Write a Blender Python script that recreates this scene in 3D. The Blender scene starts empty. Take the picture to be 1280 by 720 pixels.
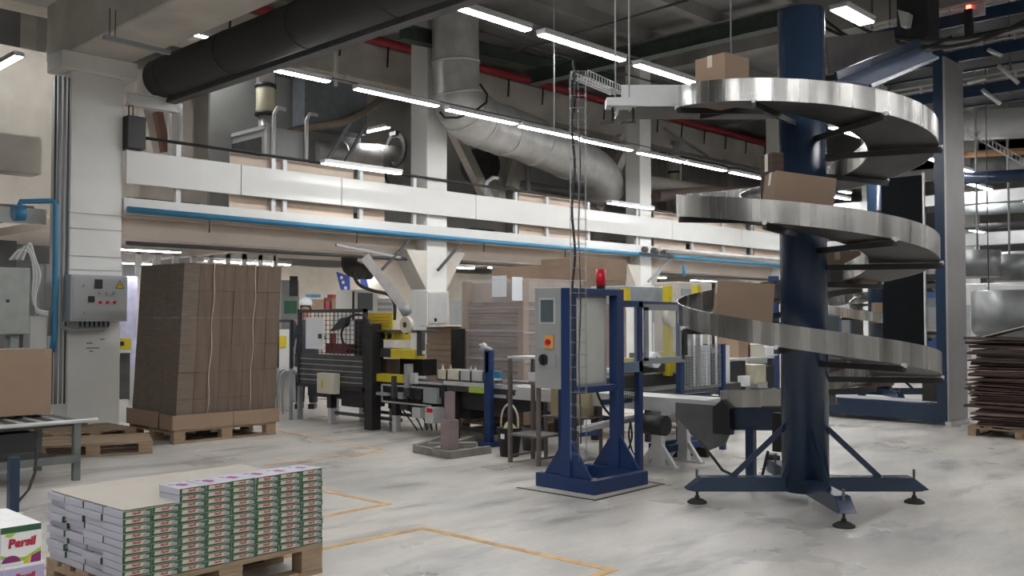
import bpy, math, random
from mathutils import Vector, Matrix
random.seed(4)
S = bpy.context.scene
COL = S.collection
R = math.radians
# ------------------------------------------------------------------ camera geometry (metres, X and Y follow the building grid)
CAMH = 1.5; FPX = 1180.0; PITCH = math.atan(37/1180); YAW = math.atan2(.695, .719)
FW = Vector((math.cos(YAW), math.sin(YAW), 0)); RT = Vector((math.sin(YAW), -math.cos(YAW), 0))
def ray(px, py):
    a = (px-640)/FPX; b = (360-py)/FPX
    f = math.cos(PITCH)-b*math.sin(PITCH); z = math.sin(PITCH)+b*math.cos(PITCH)
    return FW*f + RT*a + Vector((0, 0, z))
O = Vector((0, 0, CAMH))
def PZ(px, py, z=0): d = ray(px, py); return O + d*((z-CAMH)/d.z)
def PV(px, py, v): d = ray(px, py); return O + d*(v/d.y)
def PU(px, py, u): d = ray(px, py); return O + d*(u/d.x)
def CW(X, Y, z=0): return RT*X + FW*Y + Vector((0, 0, z))     # from the viewpoint: X to the side, Y away

# ------------------------------------------------------------------ materials
MATS = {}
def mat(name, col, rough=.6, metal=0., var=.12, scale=6., bump=0., emit=0., alpha=1., trans=0., spec=.5, stretch=None, rvar=0.):
    if name in MATS: return MATS[name]
    m = bpy.data.materials.new(name); m.use_nodes = True; MATS[name] = m
    nt = m.node_tree; nt.nodes.clear()
    out = nt.nodes.new('ShaderNodeOutputMaterial'); b = nt.nodes.new('ShaderNodeBsdfPrincipled')
    nt.links.new(b.outputs[0], out.inputs[0])
    b.inputs['Roughness'].default_value = rough; b.inputs['Metallic'].default_value = metal
    b.inputs['Specular IOR Level'].default_value = spec
    if emit:
        b.inputs['Emission Color'].default_value = (*col, 1); b.inputs['Emission Strength'].default_value = emit
    if alpha < 1: b.inputs['Alpha'].default_value = alpha
    if trans: b.inputs['Transmission Weight'].default_value = trans
    tc = nt.nodes.new('ShaderNodeTexCoord'); mp = nt.nodes.new('ShaderNodeMapping')
    if stretch: mp.inputs['Scale'].default_value = stretch
    nt.links.new(tc.outputs['Object'], mp.inputs[0])
    n = nt.nodes.new('ShaderNodeTexNoise'); n.inputs['Scale'].default_value = scale; n.inputs['Detail'].default_value = 4
    nt.links.new(mp.outputs[0], n.inputs[0])
    r = nt.nodes.new('ShaderNodeMapRange'); r.inputs[1].default_value = .3; r.inputs[2].default_value = .7
    r.inputs[3].default_value = 1-var; r.inputs[4].default_value = 1+var
    nt.links.new(n.outputs[0], r.inputs[0])
    mx = nt.nodes.new('ShaderNodeVectorMath'); mx.operation = 'SCALE'; mx.inputs[0].default_value = col
    nt.links.new(r.outputs[0], mx.inputs['Scale'])
    nt.links.new(mx.outputs[0], b.inputs['Base Color'])
    if rvar:
        r2 = nt.nodes.new('ShaderNodeMapRange'); r2.inputs[1].default_value = .3; r2.inputs[2].default_value = .7
        r2.inputs[3].default_value = max(.02, rough-rvar); r2.inputs[4].default_value = rough+rvar
        nt.links.new(n.outputs[0], r2.inputs[0]); nt.links.new(r2.outputs[0], b.inputs['Roughness'])
    if bump:
        bp = nt.nodes.new('ShaderNodeBump'); bp.inputs['Strength'].default_value = bump; bp.inputs['Distance'].default_value = .02
        nt.links.new(n.outputs[0], bp.inputs['Height']); nt.links.new(bp.outputs[0], b.inputs['Normal'])
    return m

def floor_mat():
    m = mat('worn_concrete_floor', (.5, .48, .46), .45, var=.1, scale=.6)
    nt = m.node_tree; b = [n for n in nt.nodes if n.type == 'BSDF_PRINCIPLED'][0]
    for l in list(b.inputs['Base Color'].links): nt.links.remove(l)
    tc = [n for n in nt.nodes if n.type == 'TEX_COORD'][0]
    def noise(sc, det, stretch=(1, 1, 1), rough=.5, rot=0):
        mp = nt.nodes.new('ShaderNodeMapping'); mp.inputs['Scale'].default_value = stretch; mp.inputs['Rotation'].default_value = (0, 0, rot)
        n = nt.nodes.new('ShaderNodeTexNoise'); n.inputs['Scale'].default_value = sc; n.inputs['Detail'].default_value = det
        n.inputs['Roughness'].default_value = rough
        nt.links.new(tc.outputs['Object'], mp.inputs[0]); nt.links.new(mp.outputs[0], n.inputs[0]); return n
    def ramp(n, stops):
        r = nt.nodes.new('ShaderNodeValToRGB'); e = r.color_ramp.elements
        while len(e) < len(stops): e.new(.5)
        for el, (p, c) in zip(e, stops): el.position = p; el.color = (*c, 1)
        nt.links.new(n.outputs[0], r.inputs[0]); return r
    def mul(a, c, fac=1):
        x = nt.nodes.new('ShaderNodeMix'); x.data_type = 'RGBA'; x.blend_type = 'MULTIPLY'; x.inputs[0].default_value = fac
        nt.links.new(a.outputs[2] if a.type == 'MIX' else a.outputs[0], x.inputs[6]); nt.links.new(c.outputs[0], x.inputs[7]); return x
    base = ramp(noise(.45, 5), [(.3, (.52, .505, .48)), (.5, (.60, .57, .53)), (.7, (.67, .615, .55))])
    st = ramp(noise(1.1, 6, (1, 2.6, 1), .6, .5), [(.25, (.60, .62, .64)), (.55, (.92, .92, .92)), (.7, (1, 1, 1))])
    fine = ramp(noise(18, 6, (1, 3, 1), .7, -.7), [(.3, (.86, .86, .86)), (.6, (1, 1, 1))])
    sm = ramp(noise(1.0, 5, (1, 3.2, 1), .55, .75), [(.24, (.34, .37, .40)), (.46, (1, 1, 1))])
    x = mul(mul(mul(base, st, .8), fine, .9), sm, .9)
    nt.links.new(x.outputs[2], b.inputs['Base Color'])
    rr = nt.nodes.new('ShaderNodeMapRange'); rr.inputs[1].default_value = .3; rr.inputs[2].default_value = .7
    rr.inputs[3].default_value = .24; rr.inputs[4].default_value = .5
    nt.links.new(noise(1.1, 5).outputs[0], rr.inputs[0]); nt.links.new(rr.outputs[0], b.inputs['Roughness'])
    return m

FLOOR = floor_mat()
WHITE = mat('painted_white_plaster', (.62, .62, .60), .65, var=.06, scale=1.2)
COLM = mat('column_paint', (.70, .695, .67), .7, var=.09, scale=1.1)
PANEL = mat('white_sheet_panel', (.62, .62, .60), .45, var=.03, scale=2)
CONC = mat('aged_concrete', (.56, .525, .47), .85, var=.14, scale=1.6)
CONCD = mat('dark_aged_concrete', (.26, .255, .24), .9, var=.2, scale=1.3)
ROOF = mat('roof_slab_concrete', (.32, .32, .305), .9, var=.2, scale=.8)
WALLG = mat('grey_wall_paint', (.46, .45, .43), .8, var=.12, scale=.8)
BEIGE = mat('beige_soffit_paint', (.62, .54, .47), .75, var=.08, scale=1.5)
PLY = mat('beige_kick_board', (.60, .49, .40), .7, var=.06, scale=2)
GREENS = mat('dark_green_steel', (.05, .065, .055), .6, var=.2)
BLACK = mat('black_painted_steel', (.018, .018, .02), .5, var=.2)
RUBBER = mat('black_rubber', (.022, .021, .02), .8, var=.2)
DGREY = mat('dark_grey_steel', (.07, .07, .072), .5, .2, var=.2)
DUCTD = mat('dark_grey_duct_wrap', (.035, .034, .035), .75, var=.1, scale=3, bump=.1)
MGREY = mat('grey_painted_steel', (.30, .32, .33), .5, var=.08)
CABG = mat('grey_enclosure_paint', (.34, .355, .35), .45, var=.05, scale=3)
CABB = mat('bluish_enclosure_paint', (.36, .40, .44), .45, var=.05, scale=3)
BLUEM = mat('pale_blue_matte', (.12, .16, .25), .75, var=.06)
LGREY = mat('light_grey_metal', (.55, .56, .56), .4, .2, var=.06)
LED2 = mat('dimmer_led_diffuser', (.985, .985, .985), .4, var=0, emit=7.)
STEEL = mat('brushed_stainless', (.54, .53, .51), .25, 1., var=.22, scale=2.6, stretch=(3.2, 3.2, .02), bump=.3, rvar=.06)  # brushed sheet; colour streaks also imitate its vertical reflection bands
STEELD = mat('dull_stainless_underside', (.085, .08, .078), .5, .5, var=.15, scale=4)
GALV = mat('galvanised_duct', (.56, .555, .54), .42, .45, var=.14, scale=4, rvar=.1)
ALU = mat('aluminium_profile', (.70, .70, .71), .38, .5, var=.05)
NAVY = mat('navy_gloss_paint', (.020, .038, .075), .26, var=.1, scale=2)
NAVYM = mat('deep_blue_frame_paint', (.012, .036, .125), .4, var=.1, scale=3)
BLUEP = mat('blue_pipe_paint', (.03, .19, .34), .4, var=.12, scale=3)
BLUEL = mat('pale_blue_guard', (.14, .19, .30), .4, var=.08)
RED = mat('red_pipe_paint', (.42, .035, .045), .45, var=.12)
REDB = mat('red_lens', (.60, .01, .03), .3, var=.04)
YEL = mat('machine_yellow', (.62, .50, .03), .45, var=.08)
CARD = mat('brown_cardboard', (.235, .165, .115), .8, var=.08, scale=3)
CARDL = mat('light_brown_cardboard', (.31, .215, .15), .8, var=.06, scale=3)
CARDP = mat('pale_cardboard_sheet', (.43, .395, .35), .8, var=.04, scale=2)
CARDD = mat('dark_cardboard_edges', (.062, .04, .032), .9, var=.35, scale=4, stretch=(1, 1, 14))
WOOD = mat('pallet_wood', (.30, .215, .14), .8, var=.2, scale=5, stretch=(1, 6, 6))
CREAM = mat('cream_filter_cloth', (.60, .56, .42), .8, var=.08, scale=10, bump=.2)
BONE = mat('beige_box_plastic', (.60, .57, .47), .5, var=.04)
STR = mat('pale_string', (.62, .58, .52), .8)
OCHRE = mat('worn_yellow_line_paint', (.60, .38, .17), .7, var=.3, scale=7)
LED = mat('led_diffuser', (.985, .985, .985), .4, var=0, emit=26.)
LEDS = mat('small_red_led', (1., .05, .03), .4, var=0, emit=6.)
FILM = mat('stretch_film', (.85, .85, .88), .15, var=.02, alpha=.10)
PLEXI = mat('clear_guard_sheet', (.80, .84, .88), .08, var=.02, alpha=.16)
PAPER = mat('white_paper', (.78, .80, .84), .6, var=.03)
PKW = mat('pack_white_carton', (.45, .45, .52), .5, var=.03)
PKG = mat('pack_green_print', (.025, .10, .045), .45, var=.05)
PKC = mat('pack_cream_print', (.55, .50, .42), .45, var=.05)
PKR = mat('pack_red_print', (.42, .03, .06), .4, var=.02)
PKP = mat('pack_purple_print', (.22, .02, .14), .4, var=.05)
PKL = mat('pack_lime_print', (.35, .50, .08), .4, var=.05)
PKWH = mat('pack_bright_white', (.80, .80, .80), .4, var=.02)
SKIN = mat('skin', (.50, .26, .19), .5, var=.05)
CLOTH = mat('dark_work_cloth', (.06, .07, .10), .9, var=.1)
SCREEN = mat('grey_screen_glass', (.10, .13, .14), .2, var=.05)
TANK = mat('dull_steel_tank', (.24, .245, .25), .4, .6, var=.12)

# ------------------------------------------------------------------ mesh builder
WM = {}
class M:
    def __init__(s): s.v = []; s.f = []; s.mi = []; s.sm = []; s.c = 0; s.xf = None
    def m(s, i): s.c = i; return s
    def T(s, mtx): s.xf = mtx; return s
    def add(s, vs, fs, smooth=False):
        k = len(s.v)
        for p in vs:
            p = Vector(p)
            if s.xf is not None: p = s.xf @ p
            s.v.append(p)
        for i, f in enumerate(fs):
            s.f.append([k+j for j in f]); s.mi.append(s.c); s.sm.append(smooth if isinstance(smooth, bool) else smooth[i])
        return s
    def box(s, x0, y0, z0, x1, y1, z1):
        x0, x1 = sorted((x0, x1)); y0, y1 = sorted((y0, y1)); z0, z1 = sorted((z0, z1))
        return s.add([(x0, y0, z0), (x1, y0, z0), (x1, y1, z0), (x0, y1, z0), (x0, y0, z1), (x1, y0, z1), (x1, y1, z1), (x0, y1, z1)],
                     [(0, 3, 2, 1), (4, 5, 6, 7), (0, 1, 5, 4), (1, 2, 6, 5), (2, 3, 7, 6), (3, 0, 4, 7)])
    def beam(s, a, b, w, h, up=(0, 0, 1)):
        a = Vector(a); b = Vector(b); d = (b-a).normalized(); up = Vector(up)
        sd = d.cross(up)
        if sd.length < 1e-4: sd = d.cross(Vector((0, 1, 0)))
        sd.normalize(); u = sd.cross(d).normalized()
        vs = []
        for p in (a, b):
            for (i, j) in ((-1, -1), (1, -1), (1, 1), (-1, 1)): vs.append(p + sd*(i*w/2) + u*(j*h/2))
        return s.add(vs, [(0, 1, 2, 3), (7, 6, 5, 4), (0, 4, 5, 1), (1, 5, 6, 2), (2, 6, 7, 3), (3, 7, 4, 0)])
    def ibeam(s, a, b, w, h, t=.02):
        a = Vector(a); b = Vector(b); z = Vector((0, 0, 1))
        s.beam(a+z*(h/2-t/2), b+z*(h/2-t/2), w, t); s.beam(a-z*(h/2-t/2), b-z*(h/2-t/2), w, t)
        return s.beam(a, b, t, h-2*t)
    def cyl(s, a, b, r, r2=None, n=16, caps=True):
        a = Vector(a); b = Vector(b); r2 = r if r2 is None else r2
        d = (b-a).normalized(); x = d.orthogonal().normalized(); y = d.cross(x)
        vs = []
        for p, q in ((a, r), (b, r2)):
            for i in range(n):
                t = 2*math.pi*i/n; vs.append(p + (x*math.cos(t)+y*math.sin(t))*q)
        fs = [(i, (i+1) % n, n+(i+1) % n, n+i) for i in range(n)]; sm = [True]*n
        if caps: fs += [tuple(reversed(range(n))), tuple(range(n, 2*n))]; sm += [False, False]
        return s.add(vs, fs, sm)
    def tube(s, pts, r, n=8, caps=True):
        pts = [Vector(p) for p in pts]; k = len(pts); vs = []; fs = []; x = None
        rr = r if isinstance(r, (list, tuple)) else [r]*k
        for i, p in enumerate(pts):
            d = (pts[min(i+1, k-1)]-pts[max(i-1, 0)]).normalized()
            if x is None: x = d.orthogonal().normalized()
            x = (x - d*x.dot(d)).normalized(); y = d.cross(x)
            for j in range(n):
                t = 2*math.pi*j/n; vs.append(p+(x*math.cos(t)+y*math.sin(t))*rr[i])
        for i in range(k-1):
            for j in range(n): fs.append((i*n+j, i*n+(j+1) % n, (i+1)*n+(j+1) % n, (i+1)*n+j))
        sm = [True]*len(fs)
        if caps: fs += [tuple(reversed(range(n))), tuple(range((k-1)*n, k*n))]; sm += [False]*2
        return s.add(vs, fs, sm)
    def prism(s, pts, ext):
        pts = [Vector(p) for p in pts]; e = Vector(ext); n = len(pts)
        nrm = Vector((0, 0, 0))
        for i in range(n): nrm += pts[i].cross(pts[(i+1) % n])
        if nrm.dot(e) < 0: pts.reverse()
        return s.add(pts+[p+e for p in pts], [tuple(reversed(range(n))), tuple(range(n, 2*n))]+[(i, (i+1) % n, n+(i+1) % n, n+i) for i in range(n)])
    def lathe(s, c, prof, n=20, smooth=True):
        c = Vector(c); vs = []; fs = []; k = len(prof)
        for r, z in prof:
            for j in range(n): t = 2*math.pi*j/n; vs.append(c+Vector((math.cos(t)*r, math.sin(t)*r, z)))
        for i in range(k-1):
            for j in range(n): fs.append((i*n+j, i*n+(j+1) % n, (i+1)*n+(j+1) % n, (i+1)*n+j))
        sm = [smooth]*len(fs); fs += [tuple(reversed(range(n))), tuple(range((k-1)*n, k*n))]; sm += [False]*2
        return s.add(vs, fs, sm)
    def quad(s, a, b, c, d): return s.add([a, b, c, d], [(0, 1, 2, 3)])
    def build(s, name, mats, parent=None, loc=None, bevel=0, label=None, local=False):
        if not isinstance(mats, (list, tuple)): mats = [mats]
        if parent is not None: W = WM[parent.name]
        else:
            if loc is None:
                xs = [p.x for p in s.v]; ys = [p.y for p in s.v]; zs = [p.z for p in s.v]
                loc = ((min(xs)+max(xs))/2, (min(ys)+max(ys))/2, min(zs))
            W = Matrix.Translation(loc)
        inv = Matrix.Identity(4) if local else W.inverted()
        me = bpy.data.meshes.new(name); me.from_pydata([inv @ p for p in s.v], [], s.f)
        for mt in mats: me.materials.append(mt)
        me.polygons.foreach_set('material_index', [min(i, len(mats)-1) for i in s.mi]); me.polygons.foreach_set('use_smooth', s.sm)
        me.update()
        o = bpy.data.objects.new(name, me); COL.objects.link(o)
        if parent is not None: o.parent = parent; WM[o.name] = W.copy()
        else: o.location = loc; WM[o.name] = W
        if bevel:
            b = o.modifiers.new('edge', 'BEVEL'); b.width = bevel; b.segments = 1; b.limit_method = 'ANGLE'
        if label: o['label'] = label
        return o
def tag(o, label, cat, group=None, kind=None):
    o['label'] = label; o['category'] = cat
    if group: o['group'] = group
    if kind: o['kind'] = kind
    return o
def thing(name, label, cat, loc=(0, 0, 0), rot=0., group=None):
    o = bpy.data.objects.new(name, None); COL.objects.link(o); o.empty_display_size = .1
    o.location = loc; o.rotation_euler = (0, 0, rot); WM[o.name] = Matrix.Translation(loc) @ Matrix.Rotation(rot, 4, 'Z')
    return tag(o, label, cat, group)
def struct(name, m, mats, bevel=0):
    o = m.build(name, mats, bevel=bevel); o['kind'] = 'structure'; return o
def arc(c, r, a0, a1, n, ax=(1, 0, 0), ay=(0, 0, 1)):
    ax = Vector(ax); ay = Vector(ay); c = Vector(c)
    return [c + ax*(r*math.cos(a0+(a1-a0)*i/n)) + ay*(r*math.sin(a0+(a1-a0)*i/n)) for i in range(n+1)]
def sag(a, b, d, n=10):
    a = Vector(a); b = Vector(b)
    return [a.lerp(b, i/n) - Vector((0, 0, d*4*(i/n)*(1-i/n))) for i in range(n+1)]
def text_mesh(txt, size, bold=0., italic=0.):
    c = bpy.data.curves.new('lettering', 'FONT'); c.body = txt; c.size = size; c.offset = bold; c.shear = italic
    c.align_x = 'CENTER'; c.align_y = 'CENTER'; c.resolution_u = 2
    o = bpy.data.objects.new('lettering', c); COL.objects.link(o)
    dg = bpy.context.evaluated_depsgraph_get(); me = bpy.data.meshes.new_from_object(o.evaluated_get(dg))
    vs = [v.co.copy() for v in me.vertices]; fs = [tuple(p.vertices) for p in me.polygons]
    bpy.data.objects.remove(o); bpy.data.curves.remove(c); bpy.data.meshes.remove(me)
    return vs, fs
def put_text(m, txt, size, org, right, up, bold=0., italic=0.):
    vs, fs = text_mesh(txt, size, bold, italic); org = Vector(org); right = Vector(right); up = Vector(up)
    return m.add([org+right*p.x+up*p.y for p in vs], fs)

# ================================================================== SETTING
struct('floor', M().box(-12, -14, -.2, 46, 30, 0), FLOOR)
m = M().box(-12, -14, 8.4, 46, 30, 8.6)
struct('ceiling', m, ROOF)
m = M()
for i in range(18): m.box(-12, -13.4+i*1.9, 8.1, 46, -13.15+i*1.9, 8.4)
struct('ceiling_beam', m, ROOF)
m = M()
for i in range(-1, 7):
    u = 11.85+6.6*i
    if i != 0 or True: m.box(u-.25, -14, 7.3, u+.25, 19, 8.1)
struct('roof_beam', m, CONCD)
# upper wall behind the mezzanine, with pilasters
m = M().box(-4, 19, 3.0, 46, 19.3, 8.4)
struct('wall_back', m, WALLG)
m = M()
for u in (6.0, 9.6, 13.0, 16.2, 19.4, 23.0, 27, 31, 35): m.box(u, 18.7, 3.0, u+.45, 19, 8.1)
struct('wall_pilaster', m, CONC)
struct('wall_far', M().box(38, -14, 0, 38.3, 30, 8.4), WALLG)
NEARW = mat('darkened_hall_wall_paint', (.16, .16, .155), .85, var=.15, scale=.8)  # dark tone put in so the steel turns reflect less brightness
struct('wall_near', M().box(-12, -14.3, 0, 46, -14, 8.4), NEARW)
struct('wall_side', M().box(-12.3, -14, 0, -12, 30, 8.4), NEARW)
m = M()
for u in range(-10, 44, 4): m.box(u, -14, 0, u+.8, -13.6, 8.1)
for v in range(-12, 28, 4): m.box(-12, v, 0, -11.6, v+.8, 8.1)
struct('wall_pilaster', m, CONCD)  # unseen dark pilasters, added for the steel turns to reflect
m = M()
for u in (-7, -.4, 6.2, 12.8, 19.4, 26):
    m.box(u, -7.5, 0, u+.5, -7, 8.1)
struct('column_8', m, COLM)
struct('wall_hall', M().box(-12, 29.7, 0, 46, 30, 8.4), WHITE)
# column row
def column(n, u0, u1, top, capz=None):
    m = M().box(u0, 12.6, 0, u1, 12.6+(u1-u0)*.95, top)
    o = struct('column_%d' % n, m, COLM, .012)
    return o
column(1, 4.78, 5.47, 4.72)
m = M()
for z in (2.86, 2.66, 2.3, 2.12): m.box(4.772, 12.592, z, 5.478, 12.596, z+.008)
struct('trim_1', m, MGREY)
column(2, 10.88, 11.36, 7.4); column(3, 17.17, 17.6, 7.4)
column(4, 23.6, 24.05, 7.4); column(5, 30.1, 30.55, 7.4)
m = M().box(4.62, 12.5, 4.72, 5.62, 13.0, 4.95)
struct('column_capital', m, COLM, .01)
struct('concrete_beam', M().box(4.75, -3, 4.95, 5.56, 13.4, 5.75), CONC, .02)
# corbels under the mezzanine edge at columns 2 and 3
m = M()
for u0, u1 in ((10.88, 11.36), (17.17, 17.6)):
    m.prism([(u0-.45, 12.62, 2.68), (u0, 12.62, 2.68), (u0, 12.62, 2.0)], (0, .4, 0))
    m.prism([(u1, 12.62, 2.68), (u1+.45, 12.62, 2.68), (u1, 12.62, 2.0)], (0, .4, 0))
struct('column_corbel', m, CONC)
# mezzanine slab
struct('mezzanine_slab', M().box(5.47, 12.66, 2.88, 45, 19, 3.02), BEIGE)
struct('mezzanine_edge_beam', M().box(5.48, 12.57, 2.90, 45, 12.64, 3.12), PANEL)
m = M().box(5.47, 12.9, 2.6, 45, 13.15, 2.88)
for u in (8.2, 14.2, 20.5, 27): m.box(u, 13.15, 2.62, u+.22, 19, 2.88)
struct('mezzanine_beam', m, BEIGE)
# left bay, beyond the first column
struct('mezzanine_slab', M().box(-3, 13.6, 2.88, 4.7, 19, 3.02), CONCD)
# crane beam with the red pipe
struct('crane_beam', M().box(1, 15.5, 6.42, 44, 15.9, 7.12).box(1, 15.44, 6.35, 44, 15.96, 6.45), CONC)
m = M().tube([(1, 15.38, 7.2), (44, 15.38, 7.2)], .085, 12)
tag(m.build('sprinkler_pipe', RED), 'long red pipe running high along the concrete crane beam', 'pipe')
m = M()
for i in range(24):
    u = 5+i*1.2
    m.beam((u, 15.36, 7.2), (u, 15.4, 6.7), .03, .03)
tag(m.build('pipe_hanger', BLACK), 'dark drop brackets spaced along the crane beam under the red pipe', 'bracket', kind='stuff')
# floor markings
def line(m, a, b, w=.055):
    a = Vector(a); b = Vector(b); d = (b-a).normalized()*w/2; z = .0015+.0002*(len(m.v)//8)
    m.beam((*(a-d), z), (*(b+d), z), w, .003)
m = M(); line(m, (2.2, 5.19), (4.43, 5.17)); line(m, (4.43, 5.17), (4.48, 3.5)); line(m, (4.48, 3.5), (2.5, 3.5))
struct('trim_2', m, OCHRE)
m = M(); line(m, (4.72, 8.3), (4.8, 6.03)); line(m, (4.8, 6.03), (3.4, 5.98))
struct('trim_3', m, OCHRE)
m = M(); line(m, (6.9, 11.4), (6.72, 8.5), .04); line(m, (6.72, 8.5), (5.2, 8.5), .04)
struct('trim_4', m, OCHRE)

# white parapet panels: one thing per sheet
cuts = [5.48, 7.2, 9.0, 12.0, 15.15, 18.3, 21.4, 24.5, 27.6, 30.7]
plab = ['shortest white parapet sheet, touching the white column with the control box', 'white parapet sheet above the tall bale of brown board',
        'white parapet sheet crossing in front of the middle column', 'white parapet sheet above the clear wrapped pallet',
        'white parapet sheet crossing the column behind the hanging cable cage', 'white parapet sheet just before the spiral conveyor',
        'white parapet sheet partly behind the middle turn of the spiral', 'white parapet sheet hidden mostly by the spiral column',
        'farthest visible white parapet sheet beyond the spiral']
for i in range(9):
    m = M().box(cuts[i]+.006, 12.52, 3.31, cuts[i+1]-.006, 12.57, 3.76)
    o = m.build('parapet_panel', PANEL, bevel=.004); tag(o, plab[i], 'panel', 'parapet sheets along the mezzanine edge')
# balustrade: posts + dark rail + kick boards
posts = [6.22, 7.75, 7.95, 9.4, 10.55, 13.1, 14.0, 15.3, 17.0, 19.2, 20.6, 22.0, 24.6, 26.4, 28]
t = thing('mezzanine_railing', 'white railing posts with a black handrail along the mezzanine edge', 'railing', (5.5, 12.6, 3.12))
for u in posts: M().box(u, 12.58, 3.02, u+.07, 12.64, 3.97).build('post', LGREY, t)
M().tube([(5.5, 12.56, 3.96), (30, 12.56, 3.93)], .022, 8).build('handrail', BLACK, t)
for n, (a, b) in enumerate([(7.1, 9.35), (9.45, 10.0), (13.3, 15.5), (17.8, 19.1), (19.4, 21.9), (22.3, 25.5)]):
    o = M().box(a, 12.68, 3.12, b, 12.70, 3.95).build('kick_board', PLY)
    tag(o, ['beige board behind the railing, above the brown board bale', 'narrow beige board behind the railing before the middle column',
            'beige board behind the railing above the wrapped pallet', 'beige board behind the railing past the third column',
            'beige board behind the railing above the outer conveyor pipe', 'beige board behind the railing, last one before the spiral column'][n], 'board', 'boards behind the railing')
# blue pipe
t = thing('compressed_air_pipe', 'long blue pipe running along the mezzanine edge', 'pipe', (5.5, 12.5, 2.93))
M().tube([(5.5, 12.5, 2.955), (12, 12.5, 2.91), (20.5, 12.5, 2.905), (33, 12.5, 2.9)], .042, 12).build('main_run', BLUEP, t)
for u in (6.7, 9.3, 12.2, 14.5, 16.8): M().tube([(u, 12.5, 2.95), (u, 12.52, 2.72)], .012, 6).build('drop_pipe', DGREY, t)
m = M().tube([PV(855, 330, 12.4), PV(855, 345, 12.4)], .04, 8); m.build('branch', BLUEP, t)
t = thing('compressed_air_pipe', 'blue pipe dropping down the side of the white control box column', 'pipe', (4.6, 12.4, 0))
M().tube([PV(22, 262, 12.45), PV(26, 252, 12.45), PV(66, 251, 12.45), PV(70, 256, 12.45), PV(69, 340, 12.45), PV(68, 420, 12.45), PV(65, 440, 12.45)], .035, 10).build('main_run', BLUEP, t)
M().cyl(PV(16, 266, 12.45), PV(30, 266, 12.45), .1, n=14).build('valve', BLUEP, t)
tag(M().tube([(5.6, 12.75, 2.52), (30, 12.75, 2.52)], .03, 8).build('conduit', DGREY), 'thin dark conduit under the beige mezzanine soffit', 'conduit')
tag(M().tube([(17.7, 12.45, 3.06), (33, 12.45, 3.06)], .045, 10).build('steel_pipe', GALV), 'galvanised pipe above the blue one, beyond the third column', 'pipe')

# ================================================================== LIGHTS
LG = {}
def fixture(u, v, z, L, label, group, along='u', w=.13, power=1.):
    a = 0 if along == 'u' else math.pi/2
    t = thing('linear_light', label, 'light', (u, v, z), a, group)
    key = (round(L, 2), w, power)
    if key not in LG:
        h = M().box(-L/2, -w/2, .0, L/2, w/2, .055).box(-L/2, -w/2-.01, .045, L/2, w/2+.01, .06).build('housing', LGREY, t, local=True)
        d = M().prism([(-L/2+.01, -w/2+.012, 0), (-L/2+.01, w/2-.012, 0), (-L/2+.01, w/2-.02, -.012), (-L/2+.01, -w/2+.02, -.012)], (L-.02, 0, 0)).build('diffuser', LED if power == 1 else LED2, t, local=True)
        LG[key] = (h, d)
    else:
        for o in LG[key]: c = o.copy(); COL.objects.link(c); c.parent = t
    return t
g1 = 'first row of hanging linear lights'
for i, u in enumerate([17.4, 19.2, 21.0, 6.75, 8.45, 10.22, 12.0, 13.8, 15.6]):
    fixture(u, 7.0, 4.65, 1.5, ['linear light of the near row, third from its far end', 'linear light of the near row, second from its far end', 'linear light at the very far end of the near row',
        'linear light of the near row cut by the picture top beside the dark duct', 'linear light of the near row left of the two thin hanging rods',
        'linear light of the near row whose end touches the top spiral turn', 'linear light of the near row hidden behind the spiral top', 'linear light of the near row past the spiral column', 'linear light of the near row between the two spirals'][i], g1)
g2 = 'second row of hanging linear lights'
l2 = ['linear light past the farthest visible one of the second row', 'linear light of the second row under the dark duct', 'linear light of the second row between the dark duct and the silver duct elbow',
      'linear light crossing the silver duct elbow', 'linear light just under the straight silver duct', 'linear light between the straight duct and the third column', 'linear light directly after the third column in the second row',
      'linear light of the second row above the cream filter', 'linear light of the second row ending over the flat duct bundle', 'farthest linear light of the second row']
for i, u in enumerate([22.3, 6.55, 8.53, 10.28, 11.95, 13.55, 15.35, 16.95, 18.7, 20.5]):
    fixture(u, 10.4+min(.35, i*.06), 4.65, 1.5, l2[i], g2)
for (u, lab) in ((8.95, 'low linear light hanging before the parapet near the hose coil'), (15.9, 'low linear light hanging before the parapet at the third column'), (23.1, 'low linear light hanging before the parapet behind the spiral')):
    fixture(u, 11.9, 3.83, 1.5, lab, 'low lights along the parapet', power=.4)
g4 = 'lights under the mezzanine'
for i, (u, v, al) in enumerate([(6.3, 14.4, 'u'), (9.5, 16.2, 'u'), (13.0, 14.6, 'u'), (14.8, 14.1, 'u'), (17.0, 14.2, 'u'), (19.8, 14.4, 'u'), (23.5, 14.8, 'u'), (13.4, 18.2, 'v'), (7.5, 18, 'u'), (2.0, 16, 'u'), (27, 15, 'u'), (20, 22, 'u'), (13, 23, 'u'), (7, 23, 'u'), (26, 22, 'u')]):
    fixture(u, v, 2.55 if v < 19 else 3.4, 1.8, ['linear light under the mezzanine above the brown board bale', 'linear light under the mezzanine behind the bale', 'linear light under the mezzanine just past the middle column',
            'linear light under the mezzanine over the wrapped pallet', 'linear light under the mezzanine over the brown stacks', 'linear light under the mezzanine behind the red beacon', 'linear light under the mezzanine over the grey cabinet with yellow posts',
            'linear light turned across, under the mezzanine behind the packing machine', 'linear light deep under the mezzanine at its start', 'linear light under the mezzanine beyond the grey wall cabinet', 'last linear light under the mezzanine', 'linear light of the hall behind the mezzanine, over the third bay', 'linear light of the hall behind the mezzanine, over the second bay', 'linear light of the hall behind the mezzanine, over the first bay', 'linear light of the hall behind the mezzanine, over the fourth bay'][i], g4, al)
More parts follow.
